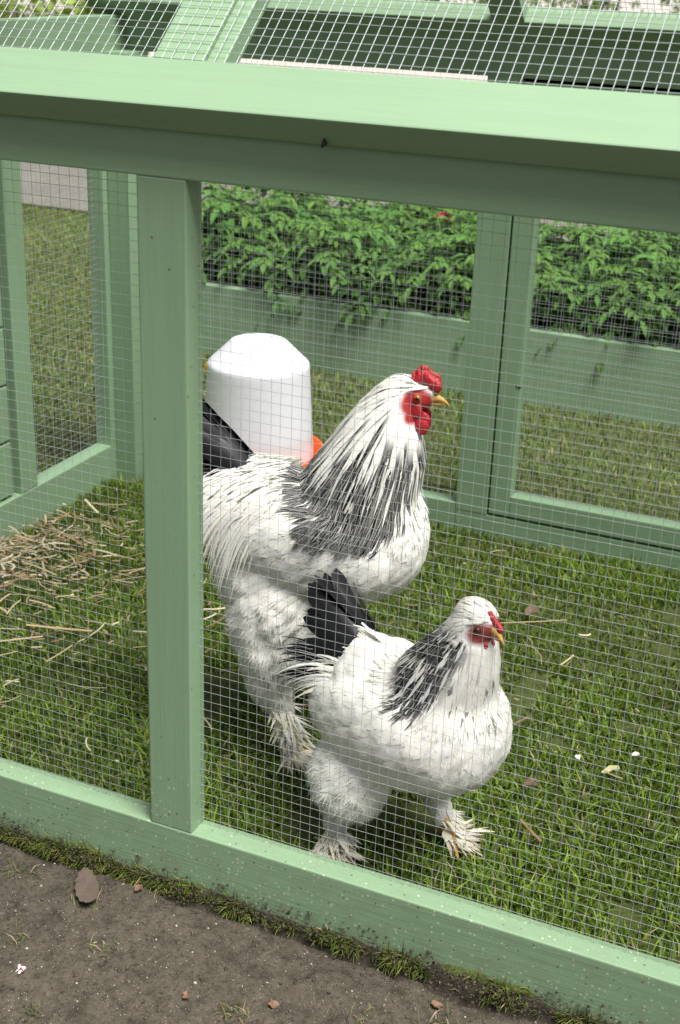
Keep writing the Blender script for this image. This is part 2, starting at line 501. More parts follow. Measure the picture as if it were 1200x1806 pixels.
rp(wire_panel("wire_mesh", (-1.603, 0.8835, 0.083), (0, 1, 0), (0, 0, 1), 0.282, 0.823, off_u=0.004, off_v=0.005, seed=5))
rp(wire_panel("wire_mesh", (XR-0.02, FD, 0.083), (0, 1, 0), (0, 0, 1), YB-FD, 0.823, off_u=0.004, off_v=0.005, seed=6))
for side in (1, -1):
    sdir = (0, ct*side, st)
    s0 = 0.0655 if side > 0 else 0.10
    nn = -0.0085
    y = EY + s0*ct - nn*st; z = EZ + s0*st + nn*ct
    if side < 0: y = 2*YC-y
    rp(wire_panel("roof_mesh", (RX0+0.03, y, z), (1, 0, 0), sdir, RX1-RX0-0.06, SL-0.02-s0, dia=0.00085, off_u=0.006, off_v=0.010, seed=7+side, wob=0.0009))
# knots in the timber
def knot(name, loc, rad, sq, axis='Y', tilt=0.0):
    bm = bmesh.new()
    bmesh.ops.create_uvsphere(bm, u_segments=10, v_segments=6, radius=1)
    for v in bm.verts:
        a = math.atan2(v.co.z, v.co.x)
        k = 1+0.25*math.sin(3*a+1)
        v.co = Vector((v.co.x*rad*k, v.co.y*0.0009, v.co.z*rad*sq*k))
    bmesh.ops.rotate(bm, verts=bm.verts, cent=(0, 0, 0), matrix=Matrix.Rotation(tilt, 3, 'Y'))
    bmesh.ops.translate(bm, verts=bm.verts, vec=loc)
    return rp(bm_obj(name, bm, KNOT))
KNOT = simple_mat("knot_wood", (0.03, 0.025, 0.015), 0.9)
knot("knot", (-0.550, -0.0145, 0.9575), 0.0032, 1.5, tilt=0.4)
knot("knot", (-0.676, YB-0.0012, 0.335), 0.0065, 0.45)


# ------------------------------------------------------------------ raised planter
PLX0, PLX1, PLY0, PLY1, PLZ = -2.06, 2.2, 2.20, 3.05, 0.205
planter = empty("raised_planter", ((PLX0+PLX1)/2, (PLY0+PLY1)/2, 0))
tag(planter, "long low green painted timber planter behind the run", "planter")
def pp(o):
    o.parent = planter
    o.matrix_parent_inverse = Matrix.Translation((-(PLX0+PLX1)/2, -(PLY0+PLY1)/2, 0))
    return o
pp(board("front_board", (PLX0, PLX1), (PLY0, PLY0+0.03), (-0.02, PLZ), PX))
pp(board("back_board", (PLX0, PLX1), (PLY1-0.03, PLY1), (-0.02, PLZ), PX))
pp(board("end_board", (PLX0+0.001, PLX0+0.031), (PLY0+0.0305, PLY1-0.0305), (-0.02, PLZ-0.001), PY))
pp(board("end_board", (PLX1-0.031, PLX1-0.001), (PLY0+0.0305, PLY1-0.0305), (-0.02, PLZ-0.001), PY))
COMPOST = simple_mat("compost", (0.012, 0.010, 0.008), 0.95, var=0.5, scale=80, bump=0.8)
pp(board("compost", (PLX0+0.032, PLX1-0.032), (PLY0+0.031, PLY1-0.031), (0.0, PLZ-0.05), COMPOST, bev=0))

def leaf_plant(seed, nst=5, h=0.22, fern=1.0, spread=0.12, green=(0.074, 0.172, 0.034)):
    """bushy plant with divided toothed leaves; returns stem and leaf arrays"""
    r = np.random.default_rng(seed)
    V, F, Cc = [], [], []; SV, SF = [], []
    def leaflet(p, d, n, L, W, col):
        s = np.cross(d, n); s /= np.linalg.norm(s)+1e-9
        b = len(V)
        prof = [(0, 0), (0.22, 0.62), (0.36, 0.50), (0.48, 0.85), (0.62, 0.55), (0.74, 0.55), (1.0, 0.0)]
        mid = []
        for t, w in prof:
            c = p + d*L*t - np.array([0, 0, 1])*L*0.28*t*t
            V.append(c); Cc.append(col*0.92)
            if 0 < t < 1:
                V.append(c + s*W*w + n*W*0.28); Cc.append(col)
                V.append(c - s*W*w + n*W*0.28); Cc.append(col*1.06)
        # index layout: 0 ; (c,l,r)*5 ; tip
        F.append((b, b+1, b+2)); F.append((b, b+3, b+1))
        for k in range(4):
            a = b+1+3*k
            F.append((a, a+3, a+4)); F.append((a, a+4, a+1))
            F.append((a, a+2, a+5)); F.append((a, a+5, a+3))
        a = b+13; t_ = b+16
        F.append((a, t_, a+1)); F.append((a, a+2, t_))
    for s_ in range(nst):
        az = r.random()*6.283
        ln = h*(0.75+0.5*r.random())
        out = np.array([math.cos(az), math.sin(az), 0])*spread*(0.3+0.8*r.random())
        top = out + np.array([0, 0, ln])
        # stem tube
        K = 5; b0 = len(SV)
        for k in range(K):
            t = k/(K-1)
            c = out*t**1.6 + np.array([0, 0, ln*t])
            rad = 0.004*(1-0.7*t)
            for j in range(4):
                SV.append(c + rad*np.array([math.cos(j*1.571), math.sin(j*1.571), 0]))
        for k in range(K-1):
            for j in range(4):
                SF.append((b0+k*4+j, b0+k*4+(j+1) % 4, b0+k*4+4+(j+1) % 4, b0+k*4+4+j))
        nl = 14
        for k in range(nl):
            t = 0.22+0.78*(k+r.random()*.6)/nl
            base = out*t**1.6 + np.array([0, 0, ln*t])
            a2 = az + k*2.4 + r.normal(0, .4)
            rise = 0.55*t - 0.05 + r.normal(0, .18)
            d = np.array([math.cos(a2), math.sin(a2), rise]); d /= np.linalg.norm(d)
            L = (0.048+0.042*r.random())*fern
            npair = 3
            age = r.random()
            col0 = np.array(green)*(0.45+0.80*t*r.uniform(.75, 1.25))*np.array([1+0.25*(age-.3), 1.0, 1.0-0.2*age])  # lower leaves darker: shade inside the plant put into the colour
            for q in range(npair+1):
                tt = 0.35+0.65*q/npair
                c = base + d*L*tt - np.array([0, 0, 1])*L*0.45*tt*tt
                tang = d - np.array([0, 0, 0.9*tt]); tang /= np.linalg.norm(tang)
                side = np.cross(tang, [0, 0, 1]); side /= np.linalg.norm(side)+1e-9
                up = np.cross(side, tang) + r.normal(0, .12, 3)
                col = col0*r.uniform(.85, 1.15)
                if q < npair:
                    for sg in (-1, 1):
                        dd = tang*0.6 + side*sg*0.8 + r.normal(0, .12, 3); dd /= np.linalg.norm(dd)
                        leaflet(c, dd, up, L*(0.46-0.07*q)*r.uniform(.8, 1.15), L*0.15, col)
                else:
                    leaflet(c, tang, up, L*0.52, L*0.17, col)
    return np.array(V), F, np.array(Cc), np.array(SV), SF

STEM = simple_mat("plant_stem", (0.10, 0.17, 0.05), 0.6)
plant_src = []
for i in range(6):
    V, F, Cc, SV, SF = leaf_plant(100+i, nst=5+i % 3, h=0.225+0.025*(i % 4), fern=1.0+0.12*(i % 3))
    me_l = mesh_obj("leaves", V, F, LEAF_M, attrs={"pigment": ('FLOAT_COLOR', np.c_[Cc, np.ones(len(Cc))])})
    me_s = mesh_obj("stem", SV, SF, STEM)
    plant_src.append((me_l.data, me_s.data))
    bpy.data.objects.remove(me_l); bpy.data.objects.remove(me_s)
prr = np.random.default_rng(5)
def put_plant(x, y, z, sc, label, group, src=None, rz=None):
    e = empty("leafy_plant", (x, y, z), prr.random()*6.28 if rz is None else rz)
    e.scale = (sc, sc, sc)
    tag(e, label, "plant", group)
    l, s = plant_src[prr.integers(0, 6) if src is None else src]
    link(bpy.data.objects.new("leaves", l), e); link(bpy.data.objects.new("stem", s), e)
    return e
for row, y in enumerate((2.290, 2.40, 2.55, 2.70, 2.87)):
    x = -1.99 + 0.06*(row % 2)
    while x < 0.35:
        sc = (0.80, 0.92, 1.0, 1.0, 0.95)[row]*prr.uniform(.85, 1.12)
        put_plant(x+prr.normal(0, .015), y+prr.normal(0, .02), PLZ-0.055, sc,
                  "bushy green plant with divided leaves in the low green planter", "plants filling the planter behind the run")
        x += (0.115, 0.12, 0.125, 0.135, 0.14)[row]*prr.uniform(.85, 1.15)

# red flower among the plants
RED_PETAL = simple_mat("red_petal", (0.32, 0.008, 0.02), 0.5, trans=0.2)
fl = empty("red_flower", (-1.31, 2.60, PLZ-0.05))
tag(fl, "deep red flower head among the planter leaves", "flower")
bm = bmesh.new()
for k in range(14):
    a = k*2.4; rr = 0.010+0.0018*k
    bmesh.ops.create_icosphere(bm, subdivisions=1, radius=1, matrix=Matrix.Translation((rr*math.cos(a), rr*math.sin(a), 0.262-0.0012*k)) @ Matrix.Rotation(a, 4, 'Z') @ Matrix.Rotation(0.7, 4, 'Y') @ Matrix.Diagonal((0.014, 0.012, 0.004, 1)))
bm_obj("petals", bm, RED_PETAL, fl, True)
bm = bmesh.new()
bmesh.ops.create_cone(bm, segments=6, radius1=0.003, radius2=0.002, depth=0.262, matrix=Matrix.Translation((0, 0, 0.131)))
bm_obj("stem", bm, STEM, fl)

# ------------------------------------------------------------------ hedge far behind the path
def bush(name, loc, rx, ry, rz, n, seed, label, group, green):
    r = np.random.default_rng(seed)
    u = r.normal(size=(n, 3)); u /= np.linalg.norm(u, axis=1)[:, None]
    rad = r.uniform(.55, 1.0, n)**0.5
    lump = 1+0.18*np.sin(u[:, 0]*5+seed)+0.15*np.sin(u[:, 2]*7+seed*2)+0.12*np.sin(u[:, 1]*6+1)
    c = u*rad[:, None]*lump[:, None]*np.array([rx, ry, rz]) + np.array([0, 0, rz])
    c[:, 2] = np.maximum(c[:, 2], 0.02)
    d = r.normal(size=(n, 3)) + np.array([0, 0, -.2]); d /= np.linalg.norm(d, axis=1)[:, None]
    s = np.cross(d, r.normal(size=(n, 3))); s /= np.linalg.norm(s, axis=1)[:, None]
    L = r.uniform(.06, .12, n)[:, None]
    V = np.stack([c-d*L*.5, c+s*L*.28, c+d*L*.5, c-s*L*.28], 1).reshape(-1, 3)
    F = np.arange(n*4).reshape(n, 4)
    col = np.array(green)[None]*r.uniform(.6, 1.35, n)[:, None]*np.array([1, 1, 1.0])
    col = np.repeat(col, 4, 0)
    e = empty(name, loc); tag(e, label, "shrub", group)
    mesh_obj("crown", V, F, LEAF_M, e, attrs={"pigment": ('FLOAT_COLOR', np.c_[col, np.ones(len(col))])})
    bm = bmesh.new()
    for k in range(5):
        a = k*1.257
        M = Matrix.Translation((0.12*rx*math.cos(a), 0.12*ry*math.sin(a), rz*0.5)) @ Matrix.Rotation(0.25, 4, Vector((-math.sin(a), math.cos(a), 0)))
        bmesh.ops.create_cone(bm, segments=6, radius1=0.035, radius2=0.012, depth=rz*1.0, matrix=M)
    bm_obj("trunk", bm, BARK, e)
    return e
BARK = simple_mat("bark", (0.09, 0.07, 0.05), 0.9, bump=0.5)
hx = -21.0; k = 0
while hx < 3.5:
    w = 1.25+0.4*((k*37) % 5)/5
    bush("shrub", (hx, 15.5+0.6*((k*13) % 3) + (-hx*0.05), 0), w, 1.1, 0.95+0.3*((k*29) % 4)/4, 2200, 40+k,
         "rounded green shrub in the hedge row beyond the path", "shrubs in the hedge row beyond the path", ((0.10, 0.19, 0.035), (0.075, 0.15, 0.035), (0.15, 0.22, 0.04))[k % 3])
    hx += w*1.35; k += 1
# bright shrub seen at the top left, over the side wall
bush("shrub", (-7.7, 9.3, 0), 1.2, 0.9, 0.55, 3000, 90, "bright yellow-green shrub beyond the left end of the run", None, (0.22, 0.30, 0.05))

# ------------------------------------------------------------------ drinker
WHITE_PL = simple_mat("white_polythene", (0.82, 0.81, 0.82), 0.35, var=0.03, scale=15, trans=0.12)
ORANGE_PL = simple_mat("orange_plastic", (0.75, 0.13, 0.02), 0.35, var=0.05)
YELLOW_PL = simple_mat("yellow_plastic", (0.72, 0.40, 0.03), 0.4, var=0.05)
def jar_mat():
    m, nt, b = new_mat("milky_jar")
    tc = nd(nt, "ShaderNodeTexCoord"); sp = nd(nt, "ShaderNodeSeparateXYZ"); nt.links.new(tc.outputs["Object"], sp.inputs[0])
    w = noise(nt, tc.outputs["Object"], 25, 4)
    r_ = ramp(nt, [(0.205, (0.80, 0.72, 0.73)), (0.215, (0.82, 0.81, 0.85))])       # water shows faintly through the wall
    nt.links.new(math_n(nt, 'ADD', sp.outputs[2], math_n(nt, 'MULTIPLY', w.outputs[0], 0.004)), r_.inputs[0])
    d = noise(nt, tc.outputs["Object"], 90, 5, .7)
    dr_ = ramp(nt, [(0.60, (1, 1, 1)), (0.85, (0.72, 0.70, 0.66))]); nt.links.new(d.outputs[0], dr_.inputs[0])
    c = mixc(nt, 1.0, r_.outputs[0], dr_.outputs[0], 'MULTIPLY')
    nt.links.new(c, b.inputs["Base Color"]); b.inputs["Roughness"].default_value = 0.4
    b.inputs["Subsurface Weight"].default_value = 0.25; b.inputs["Subsurface Radius"].default_value = (0.02, 0.02, 0.02)
    return m
JAR_PL = jar_mat()
def lathe(prof, seg=48, jag=None):
    bm = bmesh.new(); rings = []
    for (r0, z) in prof:
        rings.append([bm.verts.new((r0*math.cos(6.28318*k/seg), r0*math.sin(6.28318*k/seg), z)) for k in range(seg)])
    for a, b in zip(rings[:-1], rings[1:]):
        for k in range(seg):
            bm.faces.new((a[k], a[(k+1) % seg], b[(k+1) % seg], b[k]))
    bm.faces.new(rings[-1]); bm.faces.new(list(reversed(rings[0])))
    return bm
dr = empty("poultry_drinker", (-1.180, 1.105, 0))
tag(dr, "white domed poultry drinker with orange tray behind the large rooster", "drinker")
bm = lathe([(0.117, 0.155), (0.1175, 0.16), (0.112, 0.24), (0.1055, 0.338), (0.1050, 0.348), (0.1042, 0.3535), (0.1010, 0.3575), (0.097, 0.361), (0.079, 0.3785), (0.061, 0.396), (0.058, 0.399), (0.054, 0.4005), (0.049, 0.4012), (0.02, 0.4015)], 56)
bm_obj("jar", bm, JAR_PL, dr, True)
bm = lathe([(0.10, 0.105), (0.128, 0.108), (0.139, 0.162), (0.142, 0.169), (0.139, 0.172), (0.134, 0.168), (0.126, 0.140), (0.121, 0.138)], 56)
bm_obj("tray", bm, ORANGE_PL, dr, True)
for k in range(3):
    a = k*2.094+0.5
    bm = bmesh.new()
    bmesh.ops.create_cone(bm, segments=10, radius1=0.014, radius2=0.018, depth=0.12, cap_ends=True, matrix=Matrix.Translation((0.105*math.cos(a), 0.105*math.sin(a), 0.052)))
    bm_obj("leg", bm, ORANGE_PL, dr, True)
bm = bmesh.new()
bmesh.ops.create_cube(bm, size=1, matrix=Matrix.Translation((-0.1085, -0.01, 0.318)) @ Matrix.Rotation(-0.2, 4, 'Y') @ Matrix.Diagonal((0.012, 0.02, 0.045, 1)))
bmesh.ops.bevel(bm, geom=bm.edges[:], offset=0.004, segments=2, affect='EDGES')
bm_obj("side_tab", bm, YELLOW_PL, dr)

# ------------------------------------------------------------------ birds
def sculpt(name, blobs, chains, voxel=0.004, smooth_it=8):
    """one continuous skin from overlapping ellipsoids and tapered chains"""
    bm = bmesh.new()
    for (c, rad, rot) in blobs:
        M = Matrix.Translation(c) @ Matrix.Rotation(rot, 4, 'Y') @ Matrix.Diagonal((*rad, 1))
        bmesh.ops.create_icosphere(bm, subdivisions=3, radius=1, matrix=M)
    for ch in chains:
        for (a, ra), (b, rb) in zip(ch[:-1], ch[1:]):
            a_, b_ = Vector(a), Vector(b)
            n = max(2, int((b_-a_).length/(0.35*min(ra, rb)))+1)
            for k in range(n+1):
                t = k/n
                bmesh.ops.create_icosphere(bm, subdivisions=2, radius=ra+(rb-ra)*t, matrix=Matrix.Translation(a_.lerp(b_, t)))
    me = bpy.data.meshes.new(name); bm.to_mesh(me); bm.free()
    o = bpy.data.objects.new(name, me); COL.objects.link(o)
    md = o.modifiers.new("r", 'REMESH'); md.mode = 'VOXEL'; md.voxel_size = voxel
    ms = o.modifiers.new("s", 'SMOOTH'); ms.factor = 0.5; ms.iterations = smooth_it
    dg = bpy.context.evaluated_depsgraph_get()
    me2 = bpy.data.meshes.new_from_object(o.evaluated_get(dg))
    bpy.data.objects.remove(o); bpy.data.meshes.remove(me)
    me2.name = name
    me2.polygons.foreach_set("use_smooth", np.ones(len(me2.polygons), dtype=bool))
    return me2

def sample_surface(me, n, seed):
    r = np.random.default_rng(seed)
    me.calc_loop_triangles()
    nt_ = len(me.loop_triangles)
    tri = np.empty(nt_*3, dtype=np.int32); me.loop_triangles.foreach_get("vertices", tri); tri = tri.reshape(-1, 3)
    co = np.empty(len(me.vertices)*3, dtype=np.float32); me.vertices.foreach_get("co", co); co = co.reshape(-1, 3).astype(float)
    a, b, c = co[tri[:, 0]], co[tri[:, 1]], co[tri[:, 2]]
    nrm = np.cross(b-a, c-a); ar = np.linalg.norm(nrm, axis=1)
    idx = r.choice(nt_, n, p=ar/ar.sum())
    u, v = r.random(n), r.random(n); m = u+v > 1; u[m], v[m] = 1-u[m], 1-v[m]
    P = a[idx]+(b-a)[idx]*u[:, None]+(c-a)[idx]*v[:, None]
    return P, nrm[idx]/ar[idx][:, None]

def flow_at(P, ctrl):
    """inverse distance blend of hand placed feather directions, mirrored left/right"""
    cp = np.array([c[0] for c in ctrl]); cd = np.array([c[1] for c in ctrl], float)
    cd /= np.linalg.norm(cd, axis=1)[:, None]
    Q = P.copy(); sg = np.sign(Q[:, 1]); sg[sg == 0] = 1; Q[:, 1] = np.abs(Q[:, 1])
    d = np.linalg.norm(Q[:, None]-cp[None], axis=2)+0.004
    w = d**-3; w /= w.sum(1)[:, None]
    D = w@cd; D[:, 1] *= sg
    return D/np.linalg.norm(D, axis=1)[:, None]

PROF = {
    'round': lambda t: np.clip(np.sqrt(np.clip(1-(np.clip(t-.5, 0, 1)/.5)**2, 0, 1)), 0.05, 1)*np.clip(0.45+1.4*t, 0, 1),
    'point': lambda t: np.clip((1-t)**0.75*1.25, 0.03, 1)*np.clip(0.55+2*t, 0, 1),
    'strand': lambda t: np.clip(1-t, 0.06, 1),
    'blade': lambda t: np.clip(np.sqrt(np.clip(1-(np.clip(t-.75, 0, 1)/.25)**2, 0, 1)), 0.08, 1)*np.clip(0.5+1.2*t, 0, 1),
}
def feathers(name, P, D, N, L, W, mat, parent, prof='round', S=5, bvh=None, ctrl=None, h0=0.002, lift=0.06, grav=0.0, edge=None, core=None, cup=0.18, seed=0, follow=1.0, as_list=False, rib=3):
    """strips of feather laid from P along D; traced over the skin when bvh is given.
    edge/core: functions (t) -> (n,3) colour of vane edge and rib"""
    n = len(P); r = np.random.default_rng(seed)
    ts = np.linspace(0, 1, S)
    pts = np.zeros((S, n, 3)); nr = np.zeros((S, n, 3))
    p = P.copy(); d = D.copy(); nn = N.copy()
    d -= (d*nn).sum(1)[:, None]*nn*0.9; d /= np.linalg.norm(d, axis=1)[:, None]+1e-9
    L = np.broadcast_to(np.asarray(L, float), (n,)); W = np.broadcast_to(np.asarray(W, float), (n,))
    pts[0] = P + N*h0*0.5; nr[0] = nn
    lf = np.broadcast_to(np.asarray(lift, float), (n,))
    jit = r.normal(0, .05, (n, 3))
    for k in range(1, S):
        step = (L/(S-1))[:, None]
        q = pts[k-1] + d*step
        if bvh is not None:
            for i in range(n):
                loc, no, _, dist = bvh.find_nearest(Vector(q[i]))
                h = h0 + lf[i]*L[i]*ts[k]
                no = np.array(no); loc = np.array(loc)
                cur = float(np.dot(q[i]-loc, no))
                tgt = h if cur < h else cur + (h-cur)*follow
                q[i] = loc + no*tgt if abs(cur) < 0.03 else q[i]
                nn[i] = 0.5*nn[i] + 0.5*no
        nd_ = q - pts[k-1]; nd_ /= np.linalg.norm(nd_, axis=1)[:, None]+1e-9
        if ctrl is not None:
            fl_ = flow_at(q, ctrl); nd_ = nd_*0.75 + fl_*0.25
        nd_ = nd_ + jit*0.25 + np.array([0, 0, -1])*grav
        d = nd_/np.linalg.norm(nd_, axis=1)[:, None]
        pts[k] = q; nr[k] = nn/np.linalg.norm(nn, axis=1)[:, None]
    tang = np.gradient(pts, axis=0); tang /= np.linalg.norm(tang, axis=2)[..., None]+1e-9
    side = np.cross(tang, nr); side /= np.linalg.norm(side, axis=2)[..., None]+1e-9
    wv = PROF[prof](ts)[:, None]*W[None]*0.5
    wv = wv*(1+r.normal(0, .12 if S < 10 else .03, wv.shape))
    upn = np.cross(side, tang)
    offs = (1.0, -1.0) if rib == 2 else (1.0, 0.0, -1.0) if rib == 3 else (1.0, 0.66, 0.0, -0.66, -1.0)
    V = np.stack([pts + side*(wv*q)[..., None] - upn*(wv*cup*q*q)[..., None] for q in offs], 2).transpose(1, 0, 2, 3)
    ce = np.stack([edge(t) for t in ts], 1); cc = np.stack([core(t) for t in ts], 1)   # n,S,3
    Cc = np.stack([ce]+[cc]*max(rib-2, 0)+[ce], 2)
    Cc = np.concatenate([Cc, np.ones(Cc.shape[:-1]+(1,))], -1)
    i = np.arange(S-1)[:, None]*rib + np.arange(rib-1)[None]
    q4 = np.stack([i, i+1, i+rib+1, i+rib], 2).reshape(-1, 4)
    if as_list:
        return [mesh_obj(name, V[j].reshape(-1, 3), q4.copy(), mat, parent, True, {"pigment": ('FLOAT_COLOR', np.clip(Cc[j].reshape(-1, 4), 0, 1))}) for j in range(n)]
    F = (q4[None] + (np.arange(n)*S*rib)[:, None, None]).reshape(-1, 4)
    return mesh_obj(name, V.reshape(-1, 3), F, mat, parent, True, {"pigment": ('FLOAT_COLOR', np.clip(Cc.reshape(-1, 4), 0, 1))})

WHT = np.array([0.875, 0.868, 0.845]); CREAM = np.array([0.72, 0.645, 0.50]); BLK = np.array([0.0045, 0.0045, 0.005])
def shade(n, base, seed, amt=0.08, warm=0.06):
    r = np.random.default_rng(seed)
    k = 1+r.normal(0, amt, n)[:, None]
    return np.clip(base[None]*k*(1+np.stack([0*r.random(n), -warm*.4*r.random(n), -warm*2*r.random(n)], 1)), 0.004, 0.92)
def sstep(a, b, x):
    t = np.clip((x-a)/(b-a), 0, 1); return t*t*(3-2*t)

def make_skin(name, me, colf, mat, rootname, loc, rz, bump=None):
    co = np.empty(len(me.vertices)*3, dtype=np.float32); me.vertices.foreach_get("co", co); co = co.reshape(-1, 3).astype(float)
    a = me.attributes.new("pigment", 'FLOAT_COLOR', 'POINT')
    a.data.foreach_set("color", np.c_[colf(co), np.ones(len(co))].astype(np.float32).ravel())
    if bump is not None:
        no = np.empty(len(me.vertices)*3, dtype=np.float32); me.vertices.foreach_get("normal", no); no = no.reshape(-1, 3).astype(float)
        x, y, z = co.T
        nz = np.sin(x*170+2*np.sin(z*90))*np.sin(z*150+1.3+2*np.sin(y*80)) + 0.6*np.sin(y*210+x*120)*np.sin(z*240+.5) + 0.5*np.sin(x*95+z*70+1)*np.sin(y*100+.4)
        me.vertices.foreach_set("co", (co + no*(nz*bump(co))[:, None]).astype(np.float32).ravel()); me.update()
    me.materials.append(mat)
    o = bpy.data.objects.new(rootname, me); o.location = loc; o.rotation_euler = (0, 0, rz)
    COL.objects.link(o)
    dg = None
    bm = bmesh.new(); bm.from_mesh(me); bvh = BVHTree.FromBMesh(bm); bm.free()
    return o, bvh

COMB = simple_mat("comb_red", (0.34, 0.008, 0.014), 0.45, var=0.35, scale=300, bump=0.8)
WATT = simple_mat("wattle_red", (0.33, 0.008, 0.016), 0.42, var=0.3, scale=350, bump=0.8)
BEAK = simple_mat("beak_horn", (0.50, 0.27, 0.06), 0.4, var=0.3, scale=120)
BEAKD = simple_mat("beak_dark", (0.05, 0.045, 0.035), 0.4, var=0.3)
EYE_O = simple_mat("eye_iris", (0.30, 0.09, 0.01), 0.15, var=0.2)
EYE_B = simple_mat("eye_pupil", (0.006, 0.005, 0.004), 0.08)
LOBE = simple_mat("ear_lobe", (0.78, 0.70, 0.68), 0.6)

EYE_H = simple_mat("eye_hen", (0.05, 0.02, 0.008), 0.15)
def eye(parent, loc, r, side, mat=None):
    bm = bmesh.new()
    bmesh.ops.create_uvsphere(bm, u_segments=16, v_segments=10, radius=r, matrix=Matrix.Translation(loc))
    e = bm_obj("eye", bm, mat or EYE_O, parent, True)
    bm = bmesh.new()
    bmesh.ops.create_uvsphere(bm, u_segments=12, v_segments=8, radius=r*0.62, matrix=Matrix.Translation((loc[0], loc[1]+side*r*0.52, loc[2])))
    bm_obj("pupil", bm, EYE_B, e, True)

def lumps(name, items, mat, parent, voxel=0.0016, it=3):
    me = sculpt(name, items, [], voxel, it)
    me.materials.append(mat)
    return link(bpy.data.objects.new(name, me), parent)

def rotated(P, hd):     # head transform (Matrix) applied to list of points
    return [hd @ Vector(p) for p in P]

def beak_obj(parent, base, tip, r, hd=Matrix.Identity(4)):
    """curved upper and lower mandible"""
    for nm, dz, sc, mt in (("upper_beak", 0.0, 1.0, BEAK), ("lower_beak", -r*0.75, 0.62, BEAK)):
        bm = bmesh.new(); rings = []
        K = 7; b = Vector(base); t_ = Vector(tip)
        ln = (t_-b).length*(1.0 if dz == 0 else 0.72)
        dr_ = (t_-b).normalized()
        for k in range(K):
            t = k/(K-1)
            c = b + dr_*ln*t + Vector((0, 0, dz - (0.20*ln*t*t*t if dz == 0 else -0.05*ln*t) + (0.10*ln*math.sin(t*3.1) if dz == 0 else 0)))
            rr = r*sc*(1-t)**0.7 + 0.0006
            rings.append([bm.verts.new(hd @ (c + Vector((0, rr*0.75*math.cos(a), rr*0.8*math.sin(a))))) for a in [j*math.pi/4 for j in range(8)]])
        for a, c in zip(rings[:-1], rings[1:]):
            for j in range(8):
                bm.faces.new((a[j], a[(j+1) % 8], c[(j+1) % 8], c[j]))
        bm.faces.new(rings[-1]); bm.faces.new(list(reversed(rings[0])))
        bmesh.ops.recalc_face_normals(bm, faces=bm.faces)
        bm_obj(nm, bm, mt, parent, True)

def leg_chain(hip, hock, ankle, r0, r1, r2):
    return [(hip, r0), (hock, r1), (ankle, r2)]
def toes(ankle, fwd=0.055, spread=0.5, r=0.0065, yaw=0.0):
    out = []
    for a in (-spread, 0.0, spread):
        c, s = math.cos(a+yaw), math.sin(a+yaw)
        L = fwd*(1 if a == 0 else .85)
        out.append([(ankle, r*1.3), ((ankle[0]+c*L*.5, ankle[1]+s*L*.5, 0.012), r), ((ankle[0]+c*L, ankle[1]+s*L, 0.006), r*.7)])
    out.append([(ankle, r*1.2), ((ankle[0]-0.03*math.cos(yaw), ankle[1]-0.03*math.sin(yaw), 0.008), r*.7)])
    return out

def plumage(o, me, bvh, ctrl, n_body, n_fluff, in_head, in_hackle, fluff_w, seed, len_f, white=WHT, keep=lambda P: np.ones(len(P), bool)):
    """contour feathers over the body and loose down over belly and thighs"""
    P, N = sample_surface(me, n_body, seed)
    r = np.random.default_rng(seed+1)
    ok = ~in_head(P) & ~in_hackle(P) & keep(P) & (r.random(len(P)) > 0.45*fluff_w(P)); P, N = P[ok], N[ok]
    D = flow_at(P, ctrl); Ln, Wd = len_f(P)
    n = len(P)
    c = shade(n, white, seed+2, 0.045, 0.05)
    fw = fluff_w(P)
    feathers("body_feathers", P, D + r.normal(0, .13, P.shape), N, Ln*r.uniform(.75, 1.25, n), Wd*r.uniform(.8, 1.2, n), PLUME, o, 'round', 5, bvh, ctrl, 0.0015,
             0.010+0.10*fw*r.random(n)+np.abs(r.normal(0, .010, n)), 0, lambda t: c*(0.97+0.03*t), lambda t: c*(1.0-0.06*(1-t)), 0.22, seed+3)["kind"] = "stuff"
    # down: thin curved barbs
    P, N = sample_surface(me, n_fluff, seed+4)
    fw = fluff_w(P)
    ok = (r.random(len(P)) < fw+0.10) & ~in_head(P) & ~in_hackle(P) & keep(P); P, N = P[ok], N[ok]; fw = fw[ok]
    D = flow_at(P, ctrl); n = len(P)
    D = D + r.normal(0, .28, P.shape)
    c2 = shade(n, white, seed+5, 0.06, 0.05)
    D2 = D - (D*N).sum(1)[:, None]*N; D2 = D2/np.linalg.norm(D2, axis=1)[:, None] + N*(0.08+0.24*fw*r.random(n))[:, None]
    feathers("down", P, D2, N*0.0+N, (0.009+0.008*fw)*r.uniform(.5, 1.4, n), 0.0009+0.0009*r.random(n), PLUME, o, 'strand', 4, None, None, 0.003, 0, 0.10,
             lambda t: c2, lambda t: c2, 0.0, seed+6, rib=2)["kind"] = "stuff"

